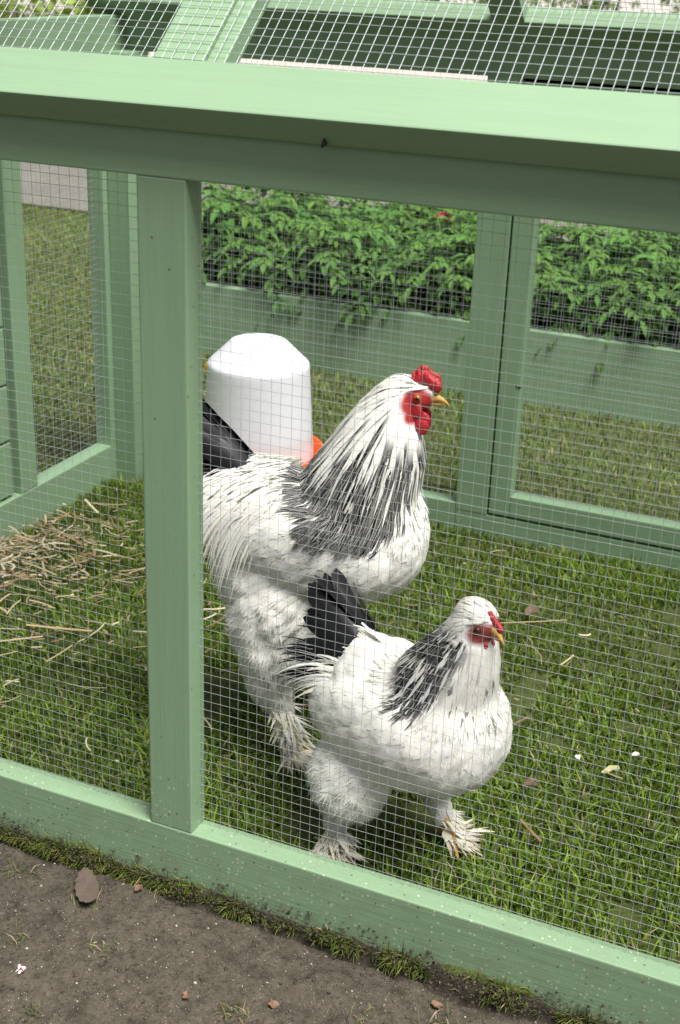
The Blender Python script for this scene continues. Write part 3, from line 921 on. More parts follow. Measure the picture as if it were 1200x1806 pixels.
def foot_plumes(o, feet, seed, yaw=0.0, n=60, L=0.055):
    """ragged feathers fanning out of the outer side of shank and toes"""
    r = np.random.default_rng(seed)
    P, D = [], []
    for (x, y, ztop, sg, sx) in feet:
        for k in range(n):
            t = r.random()
            z = 0.012 + (ztop-0.012)*t
            a = r.uniform(-0.5, 1.9)              # 0 = forward, pi/2 = outward
            d = np.array([math.cos(a)*0.9, sg*abs(math.sin(a))*1.0*np.sign(math.sin(a) or 1), -0.55*(1-0.2*t)+r.normal(0, .12)])
            c_, s_ = math.cos(yaw), math.sin(yaw)
            d = np.array([c_*d[0]-s_*d[1], s_*d[0]+c_*d[1], d[2]])
            px = x + sx*t
            P.append((px+r.normal(0, .006)+d[0]*.006, y+r.normal(0, .006)+d[1]*.006, z)); D.append(d)
        for k in range(n//2):                      # on the toes, lying flat and outward
            a = r.uniform(-.4, 1.7); q = r.random()*0.03
            d = np.array([math.cos(a), sg*math.sin(a), -0.03+r.normal(0, .06)])
            P.append((x+q*math.cos(a), y+sg*q*math.sin(a), 0.016+0.006*r.random())); D.append(d)
    P, D = np.array(P), np.array(D); D /= np.linalg.norm(D, axis=1)[:, None]
    n_ = len(P); N = np.cross(D, np.cross(np.array([0, 0, 1.0])[None], D)+1e-6); N /= np.linalg.norm(N, axis=1)[:, None]
    c = shade(n_, WHT*0.93, seed, 0.06, 0.12)
    tan = np.array([0.36, 0.25, 0.15])
    dirty = (r.random(n_) < 0.75)[:, None]*sstep(0.07, 0.01, P[:, 2])[:, None]
    feathers("foot_feathers", P, D, N, L*r.uniform(.5, 1.25, n_), 0.0062*r.uniform(.6, 1.5, n_), PLUME, o, 'point', 5, None, None, 0, 0, 0.05,
             lambda t: c*(1-dirty*sstep(.35, 1, t))+tan*dirty*sstep(.35, 1, t), lambda t: c*(1-dirty*.7*t)+tan*.8*dirty*.7*t, 0.15, seed+1)["kind"] = "stuff"

# ---------------- rooster
def build_rooster(loc, rz):
    hd_c = (0.112, 0, 0.572)
    AR, AL = (-0.015, -0.067, 0.018), (-0.015, 0.067, 0.018)
    blobs = [((0.03, 0, 0.340), (0.125, 0.098, 0.095), -0.12), ((0.074, 0, 0.362), (0.080, 0.086, 0.098), -0.3),
             ((-0.075, 0, 0.362), (0.105, 0.088, 0.078), 0.10), ((-0.07, 0, 0.285), (0.090, 0.098, 0.082), 0.0),
             ((0.0, 0.076, 0.345), (0.115, 0.030, 0.060), 0.12), ((0.0, -0.076, 0.345), (0.115, 0.030, 0.060), 0.12),
             ((-0.115, 0, 0.405), (0.05, 0.045, 0.045), 0.5),
             (hd_c, (0.034, 0.021, 0.025), 0.15), ((0.137, 0, 0.566), (0.014, 0.012, 0.013), 0.2), ((0.141, 0, 0.5785), (0.014, 0.010, 0.011), 0.3),
             ((-0.055, -0.062, 0.235), (0.068, 0.050, 0.080), 0.25), ((-0.055, 0.062, 0.235), (0.068, 0.050, 0.080), 0.25)]
    chains = [[((0.055, 0, 0.42), 0.080), ((0.074, 0, 0.47), 0.068), ((0.086, 0, 0.522), 0.049), ((0.098, 0, 0.560), 0.031)]]
    for (A, sg) in ((AR, -1), (AL, 1)):
        chains.append([((-0.055, sg*0.064, 0.19), 0.052), ((-0.060, sg*0.067, 0.125), 0.032), ((-0.040, sg*0.067, 0.085), 0.017), (A, 0.010)])
        chains += toes(A)
    me = sculpt("rooster", blobs, chains, 0.0042, 7)
    def colf(P):
        c = np.tile(WHT*0.9, (len(P), 1))
        face = sstep(0.024, 0.016, np.hypot((P[:, 0]-0.130)*0.95, (P[:, 2]-0.566)*1.0))
        face = np.maximum(face, sstep(0.016, 0.010, np.hypot(P[:, 0]-0.128, P[:, 2]-0.548)))
        face *= (P[:, 2] < 0.586)
        c = c*(1-face[:, None]) + np.array([0.36, 0.022, 0.024])*face[:, None]
        leg = sstep(0.075, 0.05, P[:, 2])
        c = c*(1-leg[:, None]) + np.array([0.45, 0.26, 0.07])*leg[:, None]
        return c
    o, bvh = make_skin("rooster", me, colf, SKIN, "rooster", loc, rz, lambda P: 0.0010*sstep(.34, .26, P[:, 2])*sstep(.06, .11, P[:, 2])*sstep(.12, .02, P[:, 0])+.0010*sstep(.46, .40, P[:, 2])*sstep(.06, .11, P[:, 2]))
    tag(o, "tall white rooster with red comb, striped black hackles and dark tail", "rooster")
    ctrl = [((.11, 0, .597), (-1, 0, -.15)), ((.06, 0, .565), (-.55, 0, -.83)), ((.13, 0, .53), (-.05, 0, -1)), ((.085, .05, .51), (-.30, .06, -.95)),
            ((0.0, 0, .475), (-.60, 0, -.78)), ((.06, .08, .43), (-.26, .1, -.96)), ((.16, 0, .40), (-.08, 0, -1)), ((.12, 0, .27), (-.75, 0, -.65)),
            ((.05, .10, .36), (-.85, 0, -.5)), ((-.05, 0, .45), (-1, 0, .02)), ((-.13, 0, .45), (-.9, 0, .15)), ((-.13, .08, .39), (-.62, .12, -.78)),
            ((0, .10, .28), (-.75, 0, -.65)), ((-.15, .03, .27), (-.45, 0, -.9)), ((-.05, .11, .22), (-.25, .02, -.97)), ((-.05, .1, .14), (-.05, .05, -1)), ((.03, 0, .24), (-1, 0, -.15)), ((.10, .08, .32), (-.6, 0, -.8))]
    head = lambda P: (P[:, 2] > 0.50) & (np.hypot(P[:, 0]-0.132, (P[:, 2]-0.562)*.9) < 0.024) | ((P[:, 0] > .145) & (P[:, 2] > .54))
    legs = lambda P: P[:, 2] < 0.085
    hack = lambda P: (P[:, 2] > 0.455) & (P[:, 0] > -0.02)
    def fluff(P):
        return np.clip(sstep(.36, .25, P[:, 2])*sstep(.10, .0, P[:, 0]), 0, 1)
    def len_f(P):
        f = fluff(P)
        return 0.032+0.004*f, 0.0155-0.006*f
    plumage(o, me, bvh, ctrl, 8000, 80000, lambda P: head(P) | legs(P), hack, fluff, 11, len_f)
    # hackle cape
    r = np.random.default_rng(21)
    P, N = sample_surface(me, 15000, 22)
    s = (P[:, 2]-0.378) + 0.10*(P[:, 0]-0.05) - 0.35*np.clip(-P[:, 0], 0, 1)     # cape lower start line
    ok = (s > 0) & (P[:, 0] > -0.025) & ~head(P)
    P, N = P[ok], N[ok]
    ok = (P[:, 0] > 0.0) | (P[:, 2] > .44); P, N = P[ok][:1500], N[ok][:1500]
    n = len(P); z = P[:, 2]
    front = sstep(0.114, 0.136, P[:, 0]+0.25*(0.47-z))
    dark = (0.16+0.74*sstep(0.585, 0.475, z))*(1-front)*(z < .588)
    dark = np.where(z < .45, np.maximum(dark, (1-front)*.92), dark)
    dark = (r.random(n) < dark*1.05)*r.uniform(.85, 1, n)
    lowr = sstep(.46, .42, z)[:, None]
    tb = 0.02+0.22*sstep(.48, .57, z)      # black shows further down the vane on the upper neck
    Ln = np.where(z > .565, 0.045, np.where(z > .53, .080, .100))*r.uniform(.75, 1.15, n)
    Ln = np.minimum(Ln, np.maximum(.03, (z-0.338-1.3*np.clip(.03-P[:, 0], 0, 1)-.35*np.clip(P[:, 0]-.03, 0, 1))/.88*r.uniform(.85, 1.1, n)))
    Ln = Ln*(1-.30*front)
    Wd = np.where(z > .55, .0054, .0086)*r.uniform(.75, 1.15, n)
    D = flow_at(P, ctrl)+r.normal(0, .07, P.shape)
    e = shade(n, WHT*0.98, 23, .04, .04)
    dk = dark[:, None]
    feathers("hackle_feathers", P, D, N, Ln, Wd, PLUME, o, 'point', 6, bvh, ctrl, 0.003, 0.035+np.abs(r.normal(0, .02, n)), 0.02,
             lambda t: e*(1-dk*(.05+.30*lowr)*sstep(.3, .8, t)), lambda t: e*(1-dk*sstep(0, .3, t-tb)[:, None]) + BLK*dk*sstep(0, .3, t-tb)[:, None], 0.25, 24, rib=5)["kind"] = "stuff"
    # saddle hackles draping over the flank
    n = 640
    a = r.uniform(-1.25, 1.25, n); b = r.random(n)
    P = np.stack([-0.045-0.10*b, 0.088*np.sin(a), 0.375+0.075*np.cos(a)], 1)
    N = np.stack([-0.15+0*a, np.sin(a), np.cos(a)], 1); N /= np.linalg.norm(N, axis=1)[:, None]
    D = np.stack([-0.75+0*a, 0.55*np.sin(a), 0.02-0.42*np.abs(np.sin(a))-0.12*(1-b)], 1)+r.normal(0, .10, (n, 3))
    c = shade(n, WHT, 25, .05, .05); gr = (r.random(n) < .07)[:, None]*0.6*(P[:, 2] > .415)[:, None]
    feathers("saddle_feathers", P, D, N, r.uniform(.08, .155, n), r.uniform(.003, .0055, n), PLUME, o, 'point', 8, None, None, 0.01, 0, 0.30,
             lambda t: c*(1-gr*.5*(1-t))*(1-.2*t*np.array([0, .05, .15])), lambda t: c*(1-gr*(1-t*.5)), 0.2, 26)["kind"] = "stuff"
    # tail: broad black main feathers and curved coverts
    n = 24
    k = np.linspace(-1, 1, n)
    P = np.stack([-0.112+0.004*np.abs(k), 0.034*k, 0.436+0.014*(1-k*k)], 1)
    D = np.stack([-0.36-0.22*np.abs(k), 0.30*k, 0.95-0.36*np.abs(k)], 1); D /= np.linalg.norm(D, axis=1)[:, None]
    N = np.stack([0.5*np.ones(n), k*1.3, 0.45*np.ones(n)], 1); N /= np.linalg.norm(N, axis=1)[:, None]
    bl = np.tile(BLK, (n, 1))
    feathers("tail_feather", P, D, N, 0.172-0.05*np.abs(k)+r.normal(0, .004, n), 0.030, TAILM, o, 'blade', 15, None, None, 0, 0, 0.035, lambda t: bl*2.2, lambda t: bl*1.0, 0.3, 27, as_list=True)
    n = 170
    k = r.uniform(-1, 1, n); b = r.random(n)
    P = np.stack([-0.10-0.03*b, 0.055*k, 0.43+0.012*r.random(n)-.02*np.abs(k)], 1)
    D = np.stack([-0.70-0.2*np.abs(k), 0.35*k+r.normal(0, .08, n), 0.62-0.55*np.abs(k)-.25*b], 1)
    N = np.stack([0.4*np.ones(n), k, 0.7*np.ones(n)], 1); N /= np.linalg.norm(N, axis=1)[:, None]
    mixw = (r.random(n)*(.45+.55*np.abs(k)))[:, None]; c = shade(n, WHT, 28, .05, .05)
    feathers("tail_coverts", P, D, N, r.uniform(.07, .125, n), r.uniform(.008, .014, n), PLUME, o, 'point', 7, None, None, 0, 0, 0.16,
             lambda t: c*(1-.75*sstep(.5, .25, mixw)), lambda t: c*(1-sstep(.75, .35, mixw))+BLK*sstep(.75, .35, mixw), 0.2, 29, rib=5)["kind"] = "stuff"
    # head furniture: small knobbly comb, wattles, lobe, beak, eyes
    it = []
    for q in range(26):
        t = q/25
        for sg in (-1, 0, 1):
            x = 0.120+0.038*t; top = 0.593+0.012*math.sin(min(1, t*1.6)*2.2) - 0.020*max(0, t-.45)
            it.append(((x+r.normal(0, .001), sg*0.0045+r.normal(0, .0008), top-0.006+(0.008 if sg == 0 else 0.001)*(1.25 if q % 4 < 2 else .45)), (0.0026, 0.0036, 0.0085), r.normal(0, .15)))
    lumps("comb", it, COMB, o, 0.0013, 2)
    for sg in (-1, 1):
        lumps("wattle", [((0.1375, sg*0.010, 0.540), (0.012, 0.0045, 0.013), 0.2), ((0.1365, sg*0.012, 0.5315), (0.0125, 0.005, 0.012), 0.1), ((0.139, sg*0.012, 0.5275), (0.0085, 0.0045, 0.009), -.2), ((0.126, sg*0.0135, 0.553), (0.012, 0.005, 0.014), 0.5)], WATT, o, 0.0016, 3)
        lumps("ear_lobe", [((0.1075, sg*0.0215, 0.567), (0.0065, 0.0035, 0.005), 0.2)], LOBE, o, 0.0014, 2)
        eye(o, (0.1305, sg*0.0175, 0.5735), 0.0050, sg)
    beak_obj(o, (0.146, 0, 0.5695), (0.1735, 0, 0.5665), 0.0085)
    foot_plumes(o, [(-0.02, -0.067, 0.095, -1, -0.022), (-0.02, 0.067, 0.095, 1, -0.022)], 31, 0, 170, 0.040)
    return o
TAILM = attr_mat("tail_vane", 0.4, 0.0, 0.3)
build_rooster((-0.713, 0.388, 0.0), R_(11))

# ---------------- hen
def build_hen(loc, rz):
    AR, AL = (-0.045, -0.070, 0.018), (0.042, 0.070, 0.018)
    HY = 0.0
    blobs = [((0.035, 0, 0.222), (0.118, 0.098, 0.086), -0.22), ((0.078, 0, 0.236), (0.082, 0.088, 0.086), -0.4),
             ((-0.028, 0, 0.238), (0.076, 0.080, 0.066), 0.25), ((-0.016, 0, 0.178), (0.070, 0.078, 0.066), 0.0),
             ((-0.062, 0, 0.270), (0.038, 0.042, 0.034), 0.6),
             ((0.015, 0.075, 0.232), (0.105, 0.030, 0.052), -.10), ((0.015, -0.075, 0.232), (0.105, 0.030, 0.052), -.10),
             ((0.118, 0, 0.404), (0.030, 0.0215, 0.025), 0.15),
             ((-0.022, -0.064, 0.136), (0.058, 0.048, 0.060), 0.2), ((0.010, 0.058, 0.128), (0.050, 0.044, 0.052), -0.1)]
    chains = [[((0.075, 0, 0.29), 0.066), ((0.095, 0, 0.335), 0.050), ((0.107, 0, 0.368), 0.036), ((0.114, 0, 0.395), 0.027)]]
    for (A, sg, hx) in ((AR, -1, -0.036), (AL, 1, 0.015)):
        chains.append([((hx, sg*0.062, 0.11), 0.036), ((hx-0.006, sg*0.067, 0.072), 0.017), (A, 0.010)])
        chains += toes(A, 0.045, 0.5, 0.0058)
    HEAD_YAW = R_(-2)
    me = sculpt("hen", blobs, chains, 0.004, 7)
    def colf(P):
        c = np.tile(WHT*0.9, (len(P), 1))
        face = sstep(0.018, 0.011, np.hypot((P[:, 0]-0.139), (P[:, 2]-0.397)))
        c = c*(1-face[:, None]) + np.array([0.27, 0.055, 0.05])*face[:, None]
        leg = sstep(0.06, 0.04, P[:, 2])
        c = c*(1-leg[:, None]) + np.array([0.45, 0.26, 0.07])*leg[:, None]
        return c
    o, bvh = make_skin("hen", me, colf, SKIN, "hen", loc, rz, lambda P: 0.0009*sstep(.22, .16, P[:, 2])*sstep(.04, .08, P[:, 2])*sstep(.10, .0, P[:, 0])+.0012*sstep(.33, .28, P[:, 2])*sstep(.05, .09, P[:, 2]))
    tag(o, "smaller white hen with black collar and tail in front of the rooster", "hen")
    ctrl = [((.115, 0, .428), (-1, 0, -.1)), ((.08, 0, .385), (-.45, 0, -.9)), ((.14, 0, .365), (-.1, 0, -1)), ((.10, .045, .345), (-.22, .1, -.96)),
            ((.03, 0, .32), (-.75, 0, -.65)), ((.07, .075, .29), (-.34, .1, -.93)), ((.16, 0, .25), (-.25, 0, -.97)), ((.11, 0, .155), (-.85, 0, -.5)),
            ((.03, .11, .23), (-.9, 0, -.4)), ((-.03, 0, .31), (-.95, 0, .3)), ((-.11, 0, .32), (-.8, 0, .6)), ((-.11, .06, .27), (-.8, .15, .25)),
            ((0, .1, .16), (-.7, 0, -.7)), ((-.13, .03, .17), (-.4, 0, -.9)), ((-.05, .1, .12), (-.2, .02, -.97)), ((-.03, .09, .08), (0, .05, -1)), ((.03, 0, .13), (-1, 0, -.15))]
    head = lambda P: (P[:, 2] > 0.35) & (np.hypot(P[:, 0]-0.140, (P[:, 2]-0.397)) < 0.0165)
    legs = lambda P: P[:, 2] < 0.064
    hack = lambda P: (P[:, 2] > 0.325) & (P[:, 0] > 0.03)
    fluff = lambda P: np.clip(sstep(.22, .14, P[:, 2])*sstep(.08, -.02, P[:, 0]) + sstep(-.06, -.11, P[:, 0])*.8, 0, 1)
    def len_f(P):
        f = fluff(P)
        return 0.031+0.003*f, 0.016-0.006*f
    plumage(o, me, bvh, ctrl, 6500, 64000, lambda P: head(P) | legs(P), hack, fluff, 51, len_f)
    r = np.random.default_rng(61)
    # head and throat, white and fine
    P, N = sample_surface(me, 26000, 62)
    ok = (P[:, 2] > 0.30) & (P[:, 0] > 0.02) & ~head(P); P, N = P[ok][:2400], N[ok][:2400]
    n = len(P); z = P[:, 2]
    front = sstep(0.118, 0.134, P[:, 0]+0.30*(0.37-z))
    dark = sstep(0.408, 0.388, z)*sstep(.046, .066, P[:, 0]+.3*(z-.32))*(1-front)*(r.random(n) < .80)*r.uniform(.92, 1.0, n)
    fleck = (r.random(n) < .04)*sstep(.39, .35, z)*front
    dk = np.maximum(dark, fleck*.7)[:, None]
    Ln = np.where(z > .385, 0.022, np.where(z > .35, .034, .043))*r.uniform(.8, 1.2, n)
    e = shade(n, WHT, 63, .05, .06)
    feathers("hackle_feathers", P, flow_at(P, ctrl)+r.normal(0, .09, P.shape), N, Ln, np.where(z > .38, .0052, .0070+.003*front)*r.uniform(.8, 1.15, n), PLUME, o, 'point', 5, bvh, ctrl, 0.0025,
             0.018+np.abs(r.normal(0, .02, n))*(1-.6*front), 0.0, lambda t: e*(1-dk*0.22*sstep(.05, .4, t)), lambda t: e*(1-dk*sstep(.0, .2, t))+BLK*dk*sstep(.0, .2, t), 0.25, 64, rib=5)["kind"] = "stuff"
    # tail: black fan, white plumes over it
    n = 22
    k = np.linspace(-1, 1, n)
    P = np.stack([-0.066+0.010*np.abs(k), 0.036*k, 0.276+0.020*(1-k*k)], 1)
    D = np.stack([-0.64+0*k, 0.42*k, 0.92-0.78*np.abs(k)], 1)+r.normal(0, .05, (n, 3)); D /= np.linalg.norm(D, axis=1)[:, None]
    N = np.stack([0.45*np.ones(n), k*1.4, 0.5*np.ones(n)], 1); N /= np.linalg.norm(N, axis=1)[:, None]
    bl = np.tile(BLK, (n, 1))
    feathers("tail_feather", P, D, N, 0.118-0.020*np.abs(k)+r.normal(0, .006, n), 0.025, TAILM, o, 'blade', 15, None, None, 0, 0, 0.045, lambda t: bl*2.2, lambda t: bl*1.0, 0.3, 65, as_list=True)
    n = 420
    k = r.uniform(-1, 1, n); b = r.random(n)
    P = np.stack([-0.026-0.055*b, 0.062*k, 0.294-.045*np.abs(k)+0.008*r.random(n)], 1)
    D = np.stack([-0.70+r.normal(0, .1, n), 0.34*k+r.normal(0, .14, n), 0.90-0.72*np.abs(k)-.1*b], 1)
    N = np.stack([0.4*np.ones(n), k, 0.7*np.ones(n)], 1); N /= np.linalg.norm(N, axis=1)[:, None]
    mixw = (r.random(n))[:, None]; c = shade(n, WHT, 66, .06, .08)
    feathers("tail_coverts", P, D, N, r.uniform(.045, .095, n), r.uniform(.0026, .0052, n), PLUME, o, 'point', 8, None, None, 0, 0, 0.17,
             lambda t: c, lambda t: c*(1-.9*sstep(.25, .12, mixw)), 0.2, 67)["kind"] = "stuff"
    n = 90
    k = r.uniform(-1, .6, n); b = r.random(n)
    P = np.stack([-0.050-0.03*b, 0.055*k, 0.292-.035*np.abs(k)], 1)
    D = np.stack([-0.66+r.normal(0, .1, n), 0.40*k+r.normal(0, .12, n), 0.95-0.80*np.abs(k)-.1*b], 1)
    N = np.stack([0.4*np.ones(n), k, 0.7*np.ones(n)], 1); N /= np.linalg.norm(N, axis=1)[:, None]
    c = shade(n, WHT, 68, .06, .08)
    feathers("tail_coverts", P, D, N, r.uniform(.075, .115, n), r.uniform(.006, .010, n), PLUME, o, 'point', 9, None, None, 0, 0, 0.11,
             lambda t: c*.8, lambda t: np.tile(BLK, (n, 1)), 0.2, 69, rib=5)["kind"] = "stuff"
    it = [((0.138+0.004*q, r.normal(0, .0015), 0.419-0.0035*q+r.normal(0, .0008)), (0.004, 0.0045, 0.0048), 0) for q in range(5)]
    lumps("comb", it, COMB, o, 0.0012, 2)
    for sg in (-1, 1):
        eye(o, (0.1345, sg*0.0165, 0.402), 0.0044, sg, EYE_H)
        lumps("wattle", [((0.138, sg*0.006, 0.380), (0.006, 0.003, 0.005), 0.1)], WATT, o, 0.0012, 2)
    beak_obj(o, (0.143, 0, 0.402), (0.163, 0, 0.393), 0.0078)
    foot_plumes(o, [(-0.045, -0.070, 0.048, -1, 0.006), (0.042, 0.070, 0.048, 1, -0.022)], 71, 0, 110, 0.032)
    return o
build_hen((-0.50, 0.173, 0.0), R_(-25))

# ------------------------------------------------------------------ grass
def blades(name, X, Y, Z, H, W, col, seed, lean=0.7, parent=None, flat=0.0, az=None):
    r = np.random.default_rng(seed); n = len(X)
    a = r.random(n)*6.283 if az is None else az
    ln = np.abs(r.normal(lean, .35, n))
    d = np.stack([np.cos(a), np.sin(a)], 1)
    b = a + r.normal(1.57, .5, n)
    s = np.stack([np.cos(b), np.sin(b), 0*b], 1)*(W*.5)[:, None]
    p0 = np.stack([X, Y, Z], 1)
    c1, c2 = np.cos(ln*.6), np.cos(ln*1.25)
    s1, s2 = np.sin(ln*.6), np.sin(ln*1.25)
    p1 = p0 + np.stack([d[:, 0]*s1, d[:, 1]*s1, c1], 1)*(H*.5)[:, None]
    p2 = p1 + np.stack([d[:, 0]*s2, d[:, 1]*s2, np.maximum(c2, -.35)], 1)*(H*.5)[:, None]
    V = np.stack([p0-s, p0+s, p1-s*.85, p1+s*.85, p2], 1).reshape(-1, 3)
    i = np.arange(n)[:, None]*5
    F = np.concatenate([i+np.array([[0, 1, 3]]), i+np.array([[0, 3, 2]]), i+np.array([[2, 3, 4]])], 1).reshape(-1, 3)
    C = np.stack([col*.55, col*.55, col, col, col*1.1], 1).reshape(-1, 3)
    return tag(mesh_obj(name, V, F, GRASS_M, parent, False, {"pigment": ('FLOAT_COLOR', np.c_[np.clip(C, 0, 1), np.ones(len(C))])}), kind="stuff")

def grass_col(n, r, dry=0.06, g=(0.066, 0.135, 0.007), y=(0.185, 0.258, 0.018), d=(0.30, 0.235, 0.12)):
    t = r.random(n)[:, None]**1.6
    c = np.array(g)*(1-t)+np.array(y)*t
    m = (r.random(n) < dry)[:, None]
    c = np.where(m, np.array(d)[None]*r.uniform(.6, 1.2, n)[:, None], c)
    return c*r.uniform(.5, 1.45, n)[:, None]
r = np.random.default_rng(200)
# inside the run
n = 62000
X, Y = r.uniform(-1.60, 0.10, n), r.uniform(FD+0.002, YB-0.004, n)
patch = vnoise(X*6+20, Y*6+20, 31)
keep = r.random(n) < 0.70+0.5*patch
X, Y, patch = X[keep], Y[keep], patch[keep]; n = len(X)
H = (0.017+0.018*patch)*r.uniform(.6, 1.5, n)
col = grass_col(n, r, 0.05)*(0.75+0.5*patch)[:, None]
mud = sstep(.72, .9, vnoise(X*11+7, Y*11+3, 32))
H *= 1-.5*mud
sel = mud < r.random(n)*.9+.1
X, Y, H, col = X[sel], Y[sel], H[sel], col[sel]; n = len(X)
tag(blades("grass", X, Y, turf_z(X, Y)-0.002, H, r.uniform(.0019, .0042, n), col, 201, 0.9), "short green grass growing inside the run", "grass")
# lawn outside
n = 95000
X, Y = r.uniform(-4.4, 0.3, n), r.uniform(YB+FD+.005, 3.92, n)
keep = (Y < 2.19) | (X < PLX0-.01) | (Y > PLY1+.01)
X, Y = X[keep], Y[keep]
X2, Y2 = r.uniform(-4.4, -1.63, 42000), r.uniform(0.0, YB+.03, 42000)
X, Y = np.r_[X, X2], np.r_[Y, Y2]; n = len(X)
patch = vnoise(X*3+20, Y*3+20, 33)
col = grass_col(n, r, 0.12, (0.074, 0.140, 0.014), (0.175, 0.240, 0.034), (0.26, 0.20, 0.09))*(0.75+0.45*patch)[:, None]
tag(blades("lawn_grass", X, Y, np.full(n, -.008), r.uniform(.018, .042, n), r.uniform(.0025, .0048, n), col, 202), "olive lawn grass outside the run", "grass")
# fringe along the front of the bottom rail
n = 16000
X = r.uniform(-1.7, 0.3, n)
dens = vnoise(X*22+3, X*0, 34)*.7+vnoise(X*60, X*0+3, 35)*.3
keep = r.random(n) < sstep(.25, .75, dens)*1.0+.06
X, dens = X[keep], dens[keep]; n = len(X)
Y = turf_edge(X)+0.006 + r.random(n)*(0.0-turf_edge(X)-.008)
Z = turf_z(X, Y)-.004
az = -1.57+r.normal(0, .75, n)
col = grass_col(n, r, 0.16, (0.075, 0.125, 0.018), (0.20, 0.23, 0.045))
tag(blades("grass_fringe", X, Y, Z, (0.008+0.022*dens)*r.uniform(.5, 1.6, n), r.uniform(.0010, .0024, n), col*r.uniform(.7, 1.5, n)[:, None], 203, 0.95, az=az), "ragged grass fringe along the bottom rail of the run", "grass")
# sparse sprigs on the soil
n = 700
cx, cy = r.uniform(-1.1, 0, 38), r.uniform(-.45, -.06, 38)
k = r.integers(0, 38, n)
X, Y = cx[k]+r.normal(0, .011, n), cy[k]+r.normal(0, .009, n)
keep = Y < turf_edge(X)-.005
X, Y = X[keep], Y[keep]; n = len(X)
tag(blades("soil_sprigs", X, Y, soil_z(X, Y)-.001, r.uniform(.008, .026, n), r.uniform(.0010, .0020, n), grass_col(n, r, .3, (0.07, .10, .025), (.16, .18, .05)), 204, 1.15), "thin grass sprigs scattered over the bare soil", "grass")

# ------------------------------------------------------------------ stones and crumbs on soil
def crumbs(name, X, Y, Z, size, cols, seed, mat):
    r = np.random.default_rng(seed); n = len(X)
    t = np.array([[1, 1, 1], [1, -1, -1], [-1, 1, -1], [-1, -1, 1.]])
    oc = np.array([[1, 0, 0], [-1, 0, 0], [0, 1, 0], [0, -1, 0], [0, 0, 1], [0, 0, -1.]])
    f = np.array([[0, 2, 4], [2, 1, 4], [1, 3, 4], [3, 0, 4], [2, 0, 5], [1, 2, 5], [3, 1, 5], [0, 3, 5]])
    V = oc[None]*size[:, None, None]*r.uniform(.55, 1.25, (n, 6, 1))*np.array([1, 1, .6])
    a = r.random(n)*6.28; c, s = np.cos(a), np.sin(a)
    V = np.stack([V[..., 0]*c[:, None]-V[..., 1]*s[:, None], V[..., 0]*s[:, None]+V[..., 1]*c[:, None], V[..., 2]], 2)
    V += np.stack([X, Y, Z], 1)[:, None]
    F = (f[None]+(np.arange(n)*6)[:, None, None]).reshape(-1, 3)
    C = np.repeat(cols, 6, 0)
    return tag(mesh_obj(name, V.reshape(-1, 3), F, mat, None, False, {"pigment": ('FLOAT_COLOR', np.c_[C, np.ones(len(C))])}), kind="stuff")
EARTH = attr_mat("earth_crumb", 0.85, 0.0, 0.3, 0.3)
n = 16000
X, Y = r.uniform(-1.15, 0.15, n), r.uniform(-.45, -.005, n)
sz = 0.0005+0.0026*r.random(n)**5
cols = np.where((r.random(n) < .07)[:, None], np.array([.30, .265, .21])[None], np.array([.085, .07, .052])[None])*r.uniform(.4, 1.4, n)[:, None]
tag(crumbs("soil_crumbs", X, Y, soil_z(X, Y)+sz*.15, sz, cols, 210, EARTH), "pale grit and soil crumbs on the bare ground", "grit")
# torn crumbly edge of the turf
n = 5000
X = r.uniform(-1.2, .2, n); Y = turf_edge(X)+r.normal(0, .006, n)-.002
sz = 0.0006+.0030*r.random(n)**4
Z = -0.020+ (Y-turf_edge(X)+.012)*1.0 + r.random(n)*.012
cols = np.array([.055, .043, .03])[None]*r.uniform(.5, 1.5, n)[:, None]
tag(crumbs("turf_edge_earth", X, Y, Z, sz, cols, 211, EARTH), "dark crumbly earth along the torn turf edge", "earth")

# ------------------------------------------------------------------ straw
def straw_arrays(X, Y, Z, L, W, az, col, tilt, seed):
    r = np.random.default_rng(seed); n = len(X)
    d = np.stack([np.cos(az)*np.cos(tilt), np.sin(az)*np.cos(tilt), np.sin(tilt)], 1)
    s = np.stack([-np.sin(az), np.cos(az), 0*az], 1)
    u = np.cross(d, s)
    K = 4; ts = np.linspace(-.5, .5, K)
    bend = r.normal(0, .13, n)
    ring = []
    for t in ts:
        c = np.stack([X, Y, Z], 1)+d*(L*t)[:, None] + s*(bend*L*(4*t*t))[:, None]
        w = (W*.5)[:, None]
        ring += [c-s*w, c+u*w*-.6, c+s*w, c+u*w*.35]
    V = np.stack(ring, 1)
    f = []
    for k in range(K-1):
        for j in range(4):
            f.append((k*4+j, k*4+(j+1) % 4, k*4+4+(j+1) % 4, k*4+4+j))
    F = (np.array(f)[None]+(np.arange(n)*K*4)[:, None, None]).reshape(-1, 4)
    C = np.repeat(col, K*4, 0)
    return V.reshape(-1, 3), F, np.c_[np.clip(C, 0, 1), np.ones(len(C))]
def straw_cols(n, r):
    base = np.array([[.36, .27, .15], [.44, .35, .21], [.24, .175, .10], [.56, .49, .34], [.30, .19, .09]])[r.integers(0, 5, n)]
    return base*r.uniform(.7, 1.2, n)[:, None]
n1 = 500; X1, Y1 = -1.47+r.normal(0, .085, n1), 0.66+r.normal(0, .13, n1)
n2 = 180; X2, Y2 = -1.25+r.normal(0, .15, n2), 0.60+r.normal(0, .17, n2)
n3 = 170; X3, Y3 = r.uniform(-1.5, .05, n3), r.uniform(.06, 1.22, n3)
X, Y = np.r_[X1, X2, X3], np.r_[Y1, Y2, Y3]
heap = np.exp(-((X+1.45)**2+(Y-.62)**2)/.028)
keep = (X > -1.56) & (Y > .05) & (Y < 1.24) & ~((X > -.95) & (r.random(len(X)) < .45)); X, Y, heap = X[keep], Y[keep], heap[keep]; n = len(X)
